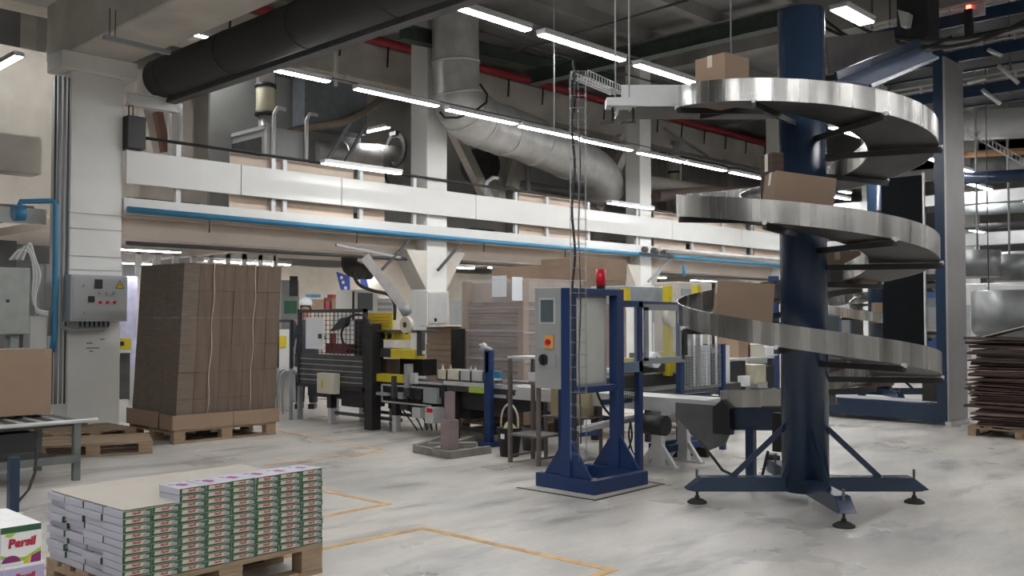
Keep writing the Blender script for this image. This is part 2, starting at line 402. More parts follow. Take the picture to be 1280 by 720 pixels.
# other rows: unseen aisle fixtures added for ambient light, and the far hall
g5 = 'aisle lights of the open hall'; nth_ = ['one', 'two', 'three', 'four', 'five', 'six']
k = 0
for v in (-10.5, -6.5, -2.5, 1.5):
    for u in (-8, -4, 0, 4, 8, 12, 16, 20, 25, 30, 35):
        if v == 1.5 and u == 0: u = 1
        fixture(u, v, 4.65, 1.5, 'added unseen light of the %s aisle row, bay %s from the packing end' % ({-10.5: 'outermost', -6.5: 'third', -2.5: 'second'}.get(v, 'spiral side'), ['one', 'two', 'three', 'four', 'five', 'six', 'seven', 'eight', 'nine', 'ten', 'eleven'][k % 11]), g5); k += 1
for v, us in ((4.0, (-8, -5.5, -3, -.5, 2, 4.2)), (7.0, (-8, -5, -2, 1))):  # unseen rows overhead, added to brighten the foreground
    for q_, u in enumerate(us): fixture(u, v, 4.65, 1.5, 'added fill light of the foreground %s row, bay %s' % ('pack' if v < 5 else 'table', nth_[q_]), g5)
for (px, py, z, lab) in ((1223, 233, 4.3, 'linear light beyond the elevator, highest of the far group'), (1272, 248, 4.3, 'linear light beyond the elevator at the picture edge'), (1225, 290, 3.9, 'far linear light low over the white far machines'), (1255, 296, 3.9, 'far linear light over the steel tank'), (1043, 246, 4.3, 'small far linear light seen between the spiral column and the box')):
    p = PZ(px, py, z); fixture(p.x, p.y, z, 1.5, lab, 'lights in the far hall')
p = PZ(1066, 20, 4.9); fixture(p.x, p.y, 4.9, .75, 'linear light directly behind the top of the spiral column', g5, w=.2)
for (px, py, v, lab) in ((26, 1, 16, 'linear light in the dark upper corner over the first bay'), (2, 82, 14.5, 'linear light beyond the column in the dark first bay'), (250, 45, 14.5, 'small light seen between the concrete beam and dark duct'), (458, 165, 15.2, 'linear light turned across, above the grey hose coil')):
    p = PV(px, py, v); fixture(p.x, p.y, p.z, 1.4, lab, 'lights over the mezzanine', 'v' if px in (458, 2) else 'u')
# row carriers (thin trunking above the rows)
for (v, z, lab) in ((7.0, 4.73, 'thin light trunking carrying the near row of linear lights'), (10.55, 4.73, 'thin light trunking carrying the second row of linear lights')):
    tag(M().box(6.0, v-.01, z, 22, v+.01, z+.015).build('light_trunking', DGREY), lab, 'trunking')

# ================================================================== SPIRAL CONVEYOR
def helix_part(C, R0, R1, p0, p1, zf, dz0, dz1, step=4, rot=math.degrees(YAW)-90):
    """solid helical band between radii and two height offsets"""
    m = M(); n = max(2, int(abs(p1-p0)/step)); vs = []; fs = []
    for i in range(n+1):
        p = p0+(p1-p0)*i/n; a = R(p+rot); z = zf(p); c, s_ = math.cos(a), math.sin(a)
        q = [(R0, dz0), (R1, dz0), (R1, dz1), (R0, dz1)]
        for k in range(4):
            for (r, dz) in (q[k], q[(k+1) % 4]): vs.append((C[0]+c*r, C[1]+s_*r, z+dz))
    for i in range(n):
        for j in range(4): fs.append((i*8+2*j, i*8+2*j+1, (i+1)*8+2*j+1, (i+1)*8+2*j))
    sm = [True]*len(fs); fs += [(6, 4, 2, 0), (n*8, n*8+2, n*8+4, n*8+6)]; sm += [False, False]
    m.add(vs, fs, sm)
    return m
SC = (7.19, 3.64)
def spiral(C, zf, p0, p1, label, coltop=4.02, RO=1.02, RI=.50, wall=.168):
    t = thing('spiral_conveyor', label, 'conveyor', (C[0], C[1], 0), 0, 'spiral conveyors')
    M().cyl((C[0], C[1], .1), (C[0], C[1], coltop), .186, n=40).build('column', NAVY, t)
    # base legs
    for k in range(4):
        a = R(45+90*k+math.degrees(YAW)-90-45); d = Vector((math.cos(a), math.sin(a), 0)); c = Vector((*C, 0)); sd = Vector((-d.y, d.x, 0))
        L = .93
        m = M()
        prof = [(.1, .10), (L-.02, .10), (L+.05, .115), (L-.08, .215), (.1, .215)]
        m.prism([c+d*r+Vector((0, 0, z))-sd*.06 for r, z in prof], sd*.12)
        lg = m.build('leg', NAVY, t, bevel=.004)
        f = c+d*(L-.05)
        M().cyl(f+Vector((0, 0, .03)), f+Vector((0, 0, .27)), .011, n=8).build('threaded_rod', DGREY, lg)
        M().lathe(f, [(.078, 0), (.08, .012), (.05, .032), (.022, .04), (.018, .06)], 20).build('foot', RUBBER, lg)
        M().beam(c+d*.16+Vector((0, 0, .62)), c+d*.60+Vector((0, 0, .205)), .012, .045, up=sd.cross(Vector((0, 0, 1)))).build('brace', NAVY, lg)
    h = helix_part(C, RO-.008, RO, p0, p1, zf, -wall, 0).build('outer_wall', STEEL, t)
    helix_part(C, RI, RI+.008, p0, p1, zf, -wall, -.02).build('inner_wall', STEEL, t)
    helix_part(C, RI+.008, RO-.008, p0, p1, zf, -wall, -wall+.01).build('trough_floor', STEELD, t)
    # seams on the outer wall
    rot = math.degrees(YAW)-90
    p = p0+40; n = 0
    while p < p1-5:
        a = R(p+rot); d = Vector((math.cos(a), math.sin(a), 0)); c = Vector((*C, 0)); z = zf(p)-wall
        ar = M().beam(c+d*.17+Vector((0, 0, z-.03)), c+d*(RO+.02)+Vector((0, 0, z-.03)), .03, .045)
        arm = ar.build('support_arm', BLACK, t)
        M().cyl(c+d*(RO+.0)+Vector((0, 0, z-.005)), c+d*(RO+.03)+Vector((0, 0, z-.005)), .016, n=10).build('bolt', LGREY, arm)
        p += 52; n += 1
    return t
zf = lambda p: 2.28-.89*(p+90)/360
SPA = spiral(SC, zf, -630, 425, 'nearer large spiral conveyor with stainless turns round a navy column')
# straight infeed trough at the top
p0 = CW(.98, 8.7); p1 = CW(2.42, 8.7)
t = thing('infeed_trough', 'pale straight steel trough feeding the top turn of the spiral', 'conveyor', (p0.x, p0.y, 3.4))
for off in (.02, -.5):
    a = CW(.955, 8.7+off, 3.44); b = CW(2.42, 8.7+off, 3.44); M().beam(a, b, .01, .19).build('side_wall', LGREY, t)
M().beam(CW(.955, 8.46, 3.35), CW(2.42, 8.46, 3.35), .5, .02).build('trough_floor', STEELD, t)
t = thing('hanger_bracket', 'white sheet bracket hung on two thin rods before the trough', 'bracket', CW(.95, 8.2, 3.3))
M().beam(CW(.82, 8.2, 3.37), CW(1.08, 8.2, 3.37), .18, .07).build('channel', LGREY, t)
for X in (.905, 1.025): M().cyl(CW(X, 8.2, 3.3), CW(X, 8.2, 8.1), .008, n=6).build('rod', LGREY, t)
for X in (.88, 1.06): M().beam(CW(X, 8.2, 3.2), CW(X, 8.2, 3.34), .015, .015).beam(CW(X-.12, 8.2, 3.2), CW(X+.02, 8.2, 3.21), .015, .02).build('hook', BLACK, t)
# second spiral, far behind
SC2 = (16.9, 7.3)
c2 = CW(6.72, 17.3); SC2 = (c2.x, c2.y)
zf2 = lambda p: 2.30-.89*(p+40)/360
spiral(SC2, zf2, -400, 400, 'farther spiral conveyor half hidden behind the black guard panel')

# cartons riding the spirals
def carton(name, label, c, sx, sy, sz, rot, m_=CARD, tilt=(0, 0), group=None, tape=True, cat='box', flap=False):
    t = thing(name, label, cat, c, rot, group)
    t.rotation_euler = (tilt[0], tilt[1], rot)
    WM[t.name] = Matrix.Translation(c) @ t.rotation_euler.to_matrix().to_4x4()
    m = M().box(-sx/2, -sy/2, 0, sx/2, sy/2, sz)
    m.build('carton_body', m_, t, local=True, bevel=.003)
    if tape: M().box(-sx/2-.001, -.025, sz*.75, sx/2+.001, .025, sz+.0015).build('tape', BONE, t, local=True)
    return t
def on_spiral(C, zf, p, r=.76, dz=-.157):
    a = R(p+math.degrees(YAW)-90); return Vector((C[0]+math.cos(a)*r, C[1]+math.sin(a)*r, zf(p)+dz)), a
def ride(p, label, s, C=SC, z=zf, r=.76, extra=0, m_=CARD, tilt=0, absrot=None, dz=-.157):
    c, a = on_spiral(C, z, p, r, dz); return carton('cardboard_box', label, c, s[0], s[1], s[2], a+extra if absrot is None else absrot, m_, (0, R(tilt)) if absrot is not None else (R(tilt), 0), 'boxes riding the spirals')
LAT = YAW-math.pi/2
ride(-522, 'pinkish brown box on the topmost turn of the near spiral', (.30, .30, .37), m_=CARDL, absrot=LAT+R(38), r=.74)
ride(-112, 'long brown box leaning on the middle turn of the near spiral', (.46, .25, .38), absrot=LAT+R(4), tilt=7, r=.70)
ride(-127, 'dark upright flap standing behind the leaning middle turn box', (.09, .2, .53), r=.66, absrot=LAT+R(12), m_=CARDD)
ride(211, 'taped brown box on the lowest visible turn of the near spiral', (.42, .27, .39), absrot=LAT-R(6), tilt=4, r=.70)
ride(395, 'brown box low behind the near spiral beside the black panel', (.32, .42, .22), m_=CARD)
ride(45, 'pale brown box far round the middle turn behind the spiral column', (.32, .42, .28), m_=CARDL)
ride(-40+360-60, 'brown box riding the low turn of the farther spiral', (.34, .5, .36), C=SC2, z=zf2, r=.8)

# main outfeed conveyor to the low end of the spiral
t = thing('belt_conveyor', 'grey belt conveyor running behind the blue frame to the spiral', 'conveyor', (8.05, 7, 0))
y0, y1 = 4.8, 7.9
M().box(7.9, y0+.3, .66, 8.4, y1, .69).build('belt', LGREY, t)
for x in (7.88, 8.42): M().box(x-.012, y0, .655, x+.012, y1, .70).box(x-.018, y0+.25, .56, x+.018, y1, .655).build('side_rail', ALU if x < 8 else STEELD, t)
M().prism([(7.86, 4.72, .66), (7.86, 5.35, .66), (7.86, 5.35, .52), (7.86, 4.98, .22), (7.86, 4.80, .30), (7.86, 4.70, .5)], (.03, 0, 0)).build('end_plate', mat('olive_grey_plate', (.12, .125, .12), .45), t)
M().cyl((7.80, 5.42, .43), (7.80, 5.68, .43), .10, n=18).cyl((7.80, 5.68, .43), (7.80, 5.74, .43), .08, n=18).build('motor', BLACK, t)
M().cyl((7.9, 5.15, .42), (7.97, 5.15, .42), .08, n=18).build('gearbox', RUBBER, t)
for (x, y) in ((7.92, 5.6), (8.38, 5.6)):
    m = M().box(x-.035, y-.06, .02, x+.035, y+.06, .56)
    lg = m.build('leg', ALU, t); M().prism([(x-.02, y-.06, .22), (x-.02, y-.22, .01), (x-.02, y-.17, .01), (x-.02, y-.06, .15)], (.04, 0, 0)).prism([(x-.02, y+.06, .22), (x-.02, y+.22, .01), (x-.02, y+.17, .01), (x-.02, y+.06, .15)], (.04, 0, 0)).box(x-.04, y-.23, 0, x+.04, y+.23, .02).build('foot', ALU, lg)
t = thing('transfer_chute', 'stainless and navy chute between the belt conveyor and spiral', 'chute', (8.0, 4.3, .5))
M().beam((7.72, 4.75, .74), (7.80, 3.85, .80), .012, .16).build('inner_guide', STEEL, t)
M().beam((7.74, 4.78, .56), (7.80, 3.85, .62), .03, .22).build('outer_side', NAVY, t)
M().beam((8.28, 4.75, .74), (8.2, 3.85, .80), .012, .14).build('inner_guide', STEEL, t)
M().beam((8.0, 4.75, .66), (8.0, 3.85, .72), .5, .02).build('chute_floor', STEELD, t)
M().box(7.73, 4.42, 0, 7.79, 4.5, .5).build('leg', NAVY, t)
M().prism([(7.66, 4.62, .42), (7.66, 4.8, .42), (7.66, 4.8, .66), (7.66, 4.7, .74), (7.66, 4.62, .66)], (.08, 0, 0)).build('gearbox', BLACK, t)
M().box(7.42, 3.92, .35, 7.52, 4.06, .68).build('drive_box', RUBBER, t)
tag(M().tube([(7.6, 4.9, .35), (7.5, 4.6, .12), (7.45, 4.3, .05), (7.4, 4.15, .12), (7.42, 4.1, .35)], .013, 8).build('power_cable', RUBBER), 'black cable looping on the floor near the spiral base', 'cable')
t = thing('foot_pedal_box', 'grey ribbed gearbox on the floor behind the spiral base', 'gearbox', PZ(968, 578))
q = PZ(966, 582); M().T(Matrix.Translation(q) @ Matrix.Rotation(.5, 4, 'Z')).box(-.12, -.07, 0, .12, .07, .07).box(-.08, -.05, .07, .08, .05, .12).build('body', DGREY, t)
for i in range(5): M().T(Matrix.Translation(q) @ Matrix.Rotation(.5, 4, 'Z')).box(-.1+i*.045, -.075, .01, -.085+i*.045, .075, .09).build('rib', BLACK, t)

# ================================================================== BLUE FRAME WITH CABINET
t = thing('cabinet_stand', 'tall deep blue steel frame on a bolted floor base', 'frame', (6.62, 5.4, 0))
# base
M().box(6.24, 5.06, 0, 6.32, 5.74, .12).build('base_rail', NAVYM, t, bevel=.004)
M().box(6.92, 5.06, 0, 7.0, 5.74, .12).build('base_rail', NAVYM, t, bevel=.004)
M().box(6.32, 5.06, 0, 6.92, 5.13, .12).build('base_rail', NAVYM, t, bevel=.004)
M().box(6.32, 5.67, 0, 6.92, 5.74, .10).build('base_rail', NAVYM, t, bevel=.004)
for x in (6.24, 6.92):
    M().box(x, 5.34, .12, x+.1, 5.44, 1.76).build('upright', NAVYM, t, bevel=.004)
    M().prism([(x+.03, 5.34, .12), (x+.03, 5.12, .12), (x+.03, 5.34, .42)], (.02, 0, 0)).prism([(x+.03, 5.44, .12), (x+.03, 5.66, .12), (x+.03, 5.44, .42)], (.02, 0, 0)).build('gusset', NAVYM, t)
M().box(6.34, 5.34, 1.70, 6.92, 5.44, 1.76).build('top_rail', NAVYM, t, bevel=.004)
M().box(6.34, 5.35, .83, 6.92, 5.43, .89).build('cross_rail', NAVYM, t, bevel=.004)
t = thing('control_cabinet', 'pale grey control cabinet hung in the blue frame with switches', 'cabinet', (6.6, 5.7, .9))
M().box(6.36, 5.45, .86, 6.90, 5.86, 1.77).build('body', CABG, t, bevel=.006)
M().box(6.37, 5.435, .88, 6.88, 5.45, 1.68).box(6.44, 5.425, .90, 6.84, 5.436, 1.60).build('back_cover', mat('pale_cover_sheet', (.66, .66, .62), .35, .3, var=.04), t, bevel=.003)
f = M().box(6.352, 5.60, 1.44, 6.362, 5.80, 1.68).build('filter_vent', LGREY, t)
M().box(6.347, 5.625, 1.46, 6.354, 5.775, 1.66).build('grille', SCREEN, f)
sw = M().box(6.345, 5.62, 1.22, 6.362, 5.73, 1.34).build('emergency_stop', mat('orange_switch_plate', (.62, .33, .10), .5), t)
M().cyl((6.345, 5.675, 1.28), (6.325, 5.675, 1.28), .026, n=14).build('button', REDB, sw)
sw = M().box(6.35, 5.60, 1.05, 6.362, 5.69, 1.17).build('switch_plate', CABG, t)
M().cyl((6.362, 5.74, 1.12), (6.335, 5.74, 1.12), .05, n=16).box(6.315, 5.73, 1.075, 6.34, 5.75, 1.165).build('rotary_switch', BLACK, t)
t = thing('signal_beacon', 'red signal beacon standing on the blue frame', 'beacon', (6.72, 5.42, 1.76))
M().cyl((6.74, 5.39, 1.76), (6.74, 5.39, 1.79), .04, n=16).build('base', BLACK, t)
M().cyl((6.74, 5.39, 1.79), (6.74, 5.39, 1.94), .045, n=20).build('lens', REDB, t)
m = M(); 
for a, b in (((6.08, 4.93), (7.1, 4.97)), ((7.1, 4.97), (7.12, 5.8)), ((6.08, 4.93), (6.06, 5.78))): line(m, a, b, .03)
struct('trim_5', m, BLACK)

# hanging wire cage with cables
def cage():
    a = CW(.60, 7.7); t = thing('cable_cage', 'hanging vertical wire cable cage with a black cable inside', 'cable tray', (a.x, a.y, .5))
    X0, X1 = .475, .60
    wires = [(X0, 7.6), ((X0+X1)/2, 7.6), (X1, 7.6), (X1, 7.72), (X0, 7.72)]
    m = M()
    for X, Y in wires: m.cyl(CW(X+.0, Y, .35), CW(X, Y, 3.5), .002, n=5)
    m.build('wire', MGREY, t)
    for i in range(32):
        if i == 0:
            m = M(); pts = [CW(X0, 7.6, .4), CW(X1, 7.6, .4), CW(X1, 7.72, .4), CW(X0, 7.72, .4), CW(X0, 7.6, .4)]
            for p, q in zip(pts, pts[1:]): m.cyl(p, q, .0018, n=4)
            hp = m.build('hoop', MGREY, t)
        else: o = hp.copy(); COL.objects.link(o); o.parent = t; o.location = (0, 0, i*.1)
    M().tube([CW(.50+.012*math.sin(i*.9), 7.66, 3.6-i*.1) for i in range(32)], .011, 6).build('cable', BLACK, t)
    M().tube([CW(.55+.008*math.sin(i*.7), 7.67, 3.0-i*.12) for i in range(22)], .007, 6).build('cable', DGREY, t)
    return t
cage()
# ladder cable tray above, crossing to the trough
a = PV(725, 90, 7.0); 
def wire_tray(p, q, w, label, h=.06, n=24):
    p = Vector(p); q = Vector(q); d = (q-p).normalized(); sd = d.cross(Vector((0, 0, 1))).normalized()
    t = thing('wire_tray', label, 'cable tray', p)
    m = M()
    for s_, z in ((-1, 0), (-.33, 0), (.33, 0), (1, 0), (-1, h), (1, h)): m.cyl(p+sd*s_*w/2+Vector((0, 0, z)), q+sd*s_*w/2+Vector((0, 0, z)), .004, n=5)
    m.build('wire', ALU, t)
    for i in range(n+1):
        if i == 0:
            m = M(); c = p; pts = [c-sd*w/2+Vector((0, 0, h)), c-sd*w/2, c+sd*w/2, c+sd*w/2+Vector((0, 0, h))]
            for a_, b_ in zip(pts, pts[1:]): m.cyl(a_, b_, .0035, n=4)
            hp = m.build('hoop', ALU, t)
        else: o = hp.copy(); COL.objects.link(o); o.parent = t; o.location = (q-p)*(i/n)
    return t
wire_tray(CW(.56, 7.75, 3.48), CW(1.0, 8.9, 3.62), .14, 'short wire tray between the cable cage and the spiral trough', n=14)

# ================================================================== PALLETS
def pallet(loc, rot, label, L=1.2, W=.8, H=.144, name='wooden_pallet'):
    t = thing(name, label, 'pallet', loc, rot, 'wooden pallets')
    k = H/.144
    m = M()
    for i, w in enumerate((.145, .1, .145, .1, .145)):
        y = (0, .19, W/2-.0725, W-.29, W-.145)[i]; m.box(0, y, .122*k, L, y+w, H)
    m.build('deck', WOOD, t, local=True)
    m = M()
    for x in (0, L/2-.0725, L-.145): m.box(x, 0, .1*k, x+.145, W, .122*k)
    m.build('stringer', WOOD, t, local=True)
    b0 = None
    for x in (0, L/2-.0725, L-.145):
        for y in (0, W/2-.05, W-.1):
            if b0 is None: b0 = M().box(0, 0, .022*k, .145, .1, .1*k).build('block', WOOD, t, local=True, bevel=.003)
            else:
                c = b0.copy(); COL.objects.link(c); c.parent = t; c.location = (x, y, 0)
    b0 = None
    for y in (0, W/2-.05, W-.1):
        if b0 is None: b0 = M().box(0, 0, 0, L, .1, .022*k).build('bottom_board', WOOD, t, local=True)
        else:
            c = b0.copy(); COL.objects.link(c); c.parent = t; c.location = (0, y, 0)
    return t

# detergent packs
pc = CW(-1.914, 4.676); PR = R(3.1)
pallet((pc.x, pc.y, 0), PR, 'wooden pallet under the low stack of flat green packs', 1.22, .86, .181)
def pack_mesh():
    w, d, h = .1490, .206, .0330
    m = M(); m.m(0).box(0, 0, 0, w, d, h)
    e = -.0006
    m.m(1).quad((0, e, 0), (w, e, 0), (w, e, h), (0, e, h))
    e = -.0012
    m.m(2).quad((.012, e, .009), (.115, e, .006), (.122, e, .026), (.016, e, .029))
    m.m(2).quad((.004, e, .0325), (.146, e, .0325), (.146, e, .0348), (.004, e, .0348))
    m.m(1); e = -.0018
    m.m(5).quad((.10, e, .004), (.14, e, .004), (.14, e, .02), (.112, e, .024))
    m.m(3); put_text(m, 'Persil', .019, (.068, -.0024, .0185), (1, .0, .06), (0, 0, 1), .0009, .2)
    m.m(4).add([(w*.5+.035*math.cos(a)*(.7 if i % 2 else 1), d*.52+.05*math.sin(a)*(.75 if i % 2 else 1), h+.0006) for i, a in enumerate([2*math.pi*j/12 for j in range(12)])], [tuple(range(12))])
    m.m(4).quad((.02, d*.7, h+.0006), (.045, d*.68, h+.0006), (.05, d*.78, h+.0006), (.022, d*.8, h+.0006))
    return m
PM = None
nth = ['first', 'second', 'third', 'fourth', 'fifth', 'sixth', 'seventh', 'eighth', 'ninth', 'tenth', 'eleventh', 'twelfth']
def place_pack(col, row, layer, label, jit=.003):
    global PM
    W = Matrix.Translation((pc.x, pc.y, 0)) @ Matrix.Rotation(PR, 4, 'Z')
    lx = .001+col*.1523+random.uniform(-jit, jit)*.5; ly = .004+row*.2135+random.uniform(-jit, jit)
    # the stack leans very slightly outwards halfway up
    if layer <= 6: ly -= .004
    if row and col == 0: lx += random.uniform(-.012, .016)+(.008 if layer % 2 else 0); ly += random.uniform(-.010, .010)
    lz = .1815+layer*.0363
    p = W @ Vector((lx, ly, lz))
    if PM is None:
        o = pack_mesh().build('detergent_pack', [PKW, PKG, PKC, PKR, PKP, MGREY], loc=(0, 0, 0)); PM = o
    else: o = PM.copy(); COL.objects.link(o)
    o.location = p; o.rotation_euler = (random.uniform(-.004, .004), 0, PR+random.uniform(-.006, .006))
    tag(o, label, 'pack', 'flat detergent packs on the pallet')
for L in range(10):
    for c in range(8):
        place_pack(c, 0, L, 'flat green-fronted pack, %s column from the near corner, %s layer up' % (nth[c], nth[L]))
    for r in range(1, 4):
        place_pack(0, r, L, 'flat pack on the white stack side, %s row behind the front, %s layer up' % (nth[r], nth[L]), .008)
for L in (10, 11):
    for c in range(2, 8):
        place_pack(c, 0, L, 'flat pack %s, %s of six along' % ('with purple print on the very top layer' if L == 11 else 'in the layer just under the purple printed tops', nth[c-2]))
W_ = Matrix.Translation((pc.x, pc.y, 0)) @ Matrix.Rotation(PR, 4, 'Z')
m = M().T(W_)
n = 10
vs = []; fs = []
for i in range(n+1):
    for j in range(7):
        x = .012+(1.2)*i/n; y = .012+.83*j/6
        z = .5455+.004*math.sin(x*3)**2*(j/6) + .003*(1 if j == 6 else 0)
        if y < .23: z = .5455
        vs.append((x, y, z)); 
N = len(vs); vs += [(x, y, z+.003) for x, y, z in vs]
for i in range(n):
    for j in range(6):
        a = i*7+j; fs.append((a, a+1, a+8, a+7)); fs.append((N+a, N+a+7, N+a+8, N+a+1))
for i in range(n): a = i*7; fs.append((a, a+7, N+a+7, N+a)); b = a+6; fs.append((b, N+b, N+b+7, b+7))
for j in range(6): a = j; fs.append((a, N+a, N+a+1, a+1)); b = n*7+j; fs.append((b, b+1, N+b+1, N+b))
m.add(vs, fs)
tag(m.build('cardboard_sheet', CARDP), 'pale cardboard sheet lying on the stack of green packs', 'sheet')
# carton blocks carrying the rest of the pallet load behind the visible packs
for r in range(1, 4):
    for c in range(1, 8):
        W = Matrix.Translation((pc.x, pc.y, 0)) @ Matrix.Rotation(PR, 4, 'Z')
        pass
# Persil style boxes, near corner
def det_box(kind):
    w, d, h = .168, .15, .168
    m = M(); m.m(0).box(0, 0, 0, w-.003, d-.003, h-.002)
    e = -.001
    if kind == 'g':
        m.m(1).quad((.0, e, .138), (w-.004, e, .138), (w-.004, e, h-.003), (0, e, h-.003))
        m.m(2).prism([(0, e, .048), (.05, e, .03), (.10, e, .028), (w-.004, e, .062), (w-.004, e, .045), (.10, e, .012), (.045, e, .015), (0, e, .034)], (0, -.0005, 0))
        m.m(4).add([(.042+.038*math.cos(a), e-.001, .012+.03*math.sin(a)) for a in [math.pi*j/10 for j in range(11)]], [tuple(reversed(range(11)))])
        m.m(4).quad((.12, e-.001, .0), (w-.004, e-.001, .0), (w-.004, e-.001, .045), (.125, e-.001, .03))
        m.m(5).quad((.09, e-.0012, .0), (.115, e-.0012, .0), (.125, e-.0012, .035), (.105, e-.0012, .03))
        m.m(3); put_text(m, 'Persil', .050, (w/2, e-.0025, .092), (1, 0, 0.02), (0, 0, 1), .003, .12)
        m.m(2).quad((.015, e-.0012, .125), (.04, e-.0012, .12), (.06, e-.0012, .137), (.02, e-.0012, .14))
    else:
        m.m(4).quad((.0, e, .0), (w-.004, e, .0), (w-.004, e, .055), (0, e, .07))
        m.m(6).quad((.0, e, .085), (w-.004, e, .085), (w-.004, e, .155), (0, e, .155))
        m.m(5).quad((.10, e-.001, .0), (.13, e-.001, .0), (.14, e-.001, .06), (.12, e-.001, .06))
        m.m(3); put_text(m, 'Persil', .036, (w/2, e-.0025, .115), (1, 0, 0), (0, 0, 1), .002, .12)
    return m
fc = CW(-2.075, 4.2); BT = {}
pallet((fc.x-.86, fc.y-.02, 0), 0, 'wooden pallet almost out of view under the branded detergent boxes', .87, .5, .092)
for tier in range(3):
    for c in range(4):
        for r in range(3):
            if tier == 0 and r > 0: continue
            kind = 'g' if tier == 2 else 'p'
            if kind not in BT: o = det_box(kind).build('detergent_box', [PKWH, PKG, PKL, PKR, PKP, YEL, mat('pack_lilac_print', (.45, .40, .58), .4)], loc=(0, 0, 0)); BT[kind] = o
            else: o = BT[kind].copy(); COL.objects.link(o)
            o.location = (fc.x-.168*(c+1)+(.012 if tier < 2 else 0), fc.y+.15*r-(.01 if tier < 2 else 0), .0935+tier*.1685)
            tag(o, '%s detergent box, %s from the flat packs, %s row back' % (['bottom purple', 'upper purple', 'green and white'][tier], nth[c], nth[r]), 'box', 'detergent boxes in the near corner')

# ================================================================== BALE OF BROWN BOARD
pallet((5.28, 10.66, 0), 0, 'wooden pallet under the tall bale of brown board', 1.38, 1.2, .16)
t = thing('board_bale', 'tall bale of flat brown cartons with two strings, beside the control box column', 'bale', (5.93, 11.3, .16))
BC = mat('bale_cardboard', (.15, .108, .082), .85, var=.16, scale=3, stretch=(5, 5, .4))
BC2 = mat('bale_cardboard_edges', (.165, .13, .105), .9, var=.22, scale=5, stretch=(1, 1, 22))
def shear(m):
    for p in m.v: p.x += .075*(p.z-.16); p.y += .05*(p.z-.16)
    return m
x0, y0 = 5.30, 10.68; edges = [0, .21, .38, .53, .68, .85, 1.0, 1.16, 1.35]
for j in range(3):
    for i in range(8):
        if 0 < i < 7 and j == 1: continue
        m = M(); a = edges[i]; b = edges[i+1]; yy = y0+j*.395
        for k in range(6):
            ja = random.uniform(-.006, .006); jb = random.uniform(-.008, .004)
            m.box(x0+a+.002+ja*.3, yy+ja, .18+k*.33, x0+b-.002, yy+.385, .18+(k+1)*.33-.002)
        shear(m).build('carton_bundle', BC if j == 0 and i else BC2, t)
m = M()
shear(M().box(x0-.01, y0-.01, 2.16, x0+1.36, y0+1.2, 2.168)).build('top_sheet', CARDL, t)
for q, (a, b, c_, d_) in enumerate([(x0-.04, y0-.04, x0+.74, y0-.03), (x0+.745, y0-.045, x0+1.39, y0-.035)]):
    M().box(a, b, .165, c_, d_, .34).build('tray_flap', CARDL, t)
M().box(x0-.05, y0-.03, .165, x0-.04, y0+.30, .34).build('tray_flap', CARDL, t)
M().box(x0-.055, y0+.34, .165, x0-.045, y0+1.2, .36).build('tray_flap', CARDL, t)
for X in (.40, .97):
    pts = [Vector((x0+X+.012*math.sin(i*1.3), y0-.012, .34+i*.13)) for i in range(15)]
    m = shear(M().tube(pts, .004, 5)); m.build('string', STR, t)
# empty pallet between column and table
pallet(Vector((4.77, 10.13, 0))-Vector((math.cos(R(-22)), math.sin(R(-22)), 0))*1.2, R(-22), 'empty wooden pallet lying askew before the white column')
pallet((4.2, 11.45, 0), R(2), 'second empty pallet, behind the askew one by the column', 1.0, .8)

# ================================================================== TABLE WITH BIG BOX
TBL = mat('olive_grey_frame', (.13, .145, .135), .5)
t = thing('roller_table', 'low steel roller table carrying the big brown carton', 'table', (3.0, 9.4, 0))
M().box(2.2, 8.98, .50, 3.6, 9.85, .535).build('table_top', DGREY, t)
M().cyl((2.2, 8.95, .545), (3.68, 8.95, .545), .02, n=10).build('edge_tube', LGREY, t)
M().cyl((2.2, 9.88, .545), (3.6, 9.88, .545), .02, n=10).build('edge_tube', LGREY, t)
for (x, y) in ((3.5, 8.98), (3.46, 9.82), (2.3, 8.98), (2.3, 9.82)): M().box(x-.03, y-.03, 0, x+.03, y+.03, .53).build('leg', TBL, t)
M().box(2.2, 8.93, .17, 3.52, 8.96, .24).build('lower_rail', TBL, t)
M().box(2.2, 8.96, .18, 3.42, 9.8, .2).build('lower_shelf', DGREY, t)
M().box(2.5, 9.0, .3, 3.15, 9.6, .47).box(2.4, 9.05, .24, 2.8, 9.5, .3).build('drive_unit', BLACK, t)
for i in range(8): M().cyl((2.25+i*.17, 9.0, .53), (2.25+i*.17, 9.84, .53), .02, n=8).build('roller', LGREY, t)
q = PZ(16, 640); M().box(q.x-.035, q.y-.035, 0, q.x+.035, q.y+.035, .42).build('blue_leg', NAVY, t)
M().tube([PZ(46, 560, .35), PZ(44, 590, .15), PZ(36, 612, .05), PZ(22, 628, .02)], .012, 6).build('cable', RUBBER, t)
p = PZ(64, 517, .565)
carton('cardboard_box', 'big plain brown carton on the roller table', (p.x-.52, p.y+.25, .565), 1.04, .5, .63, 0, CARDL)

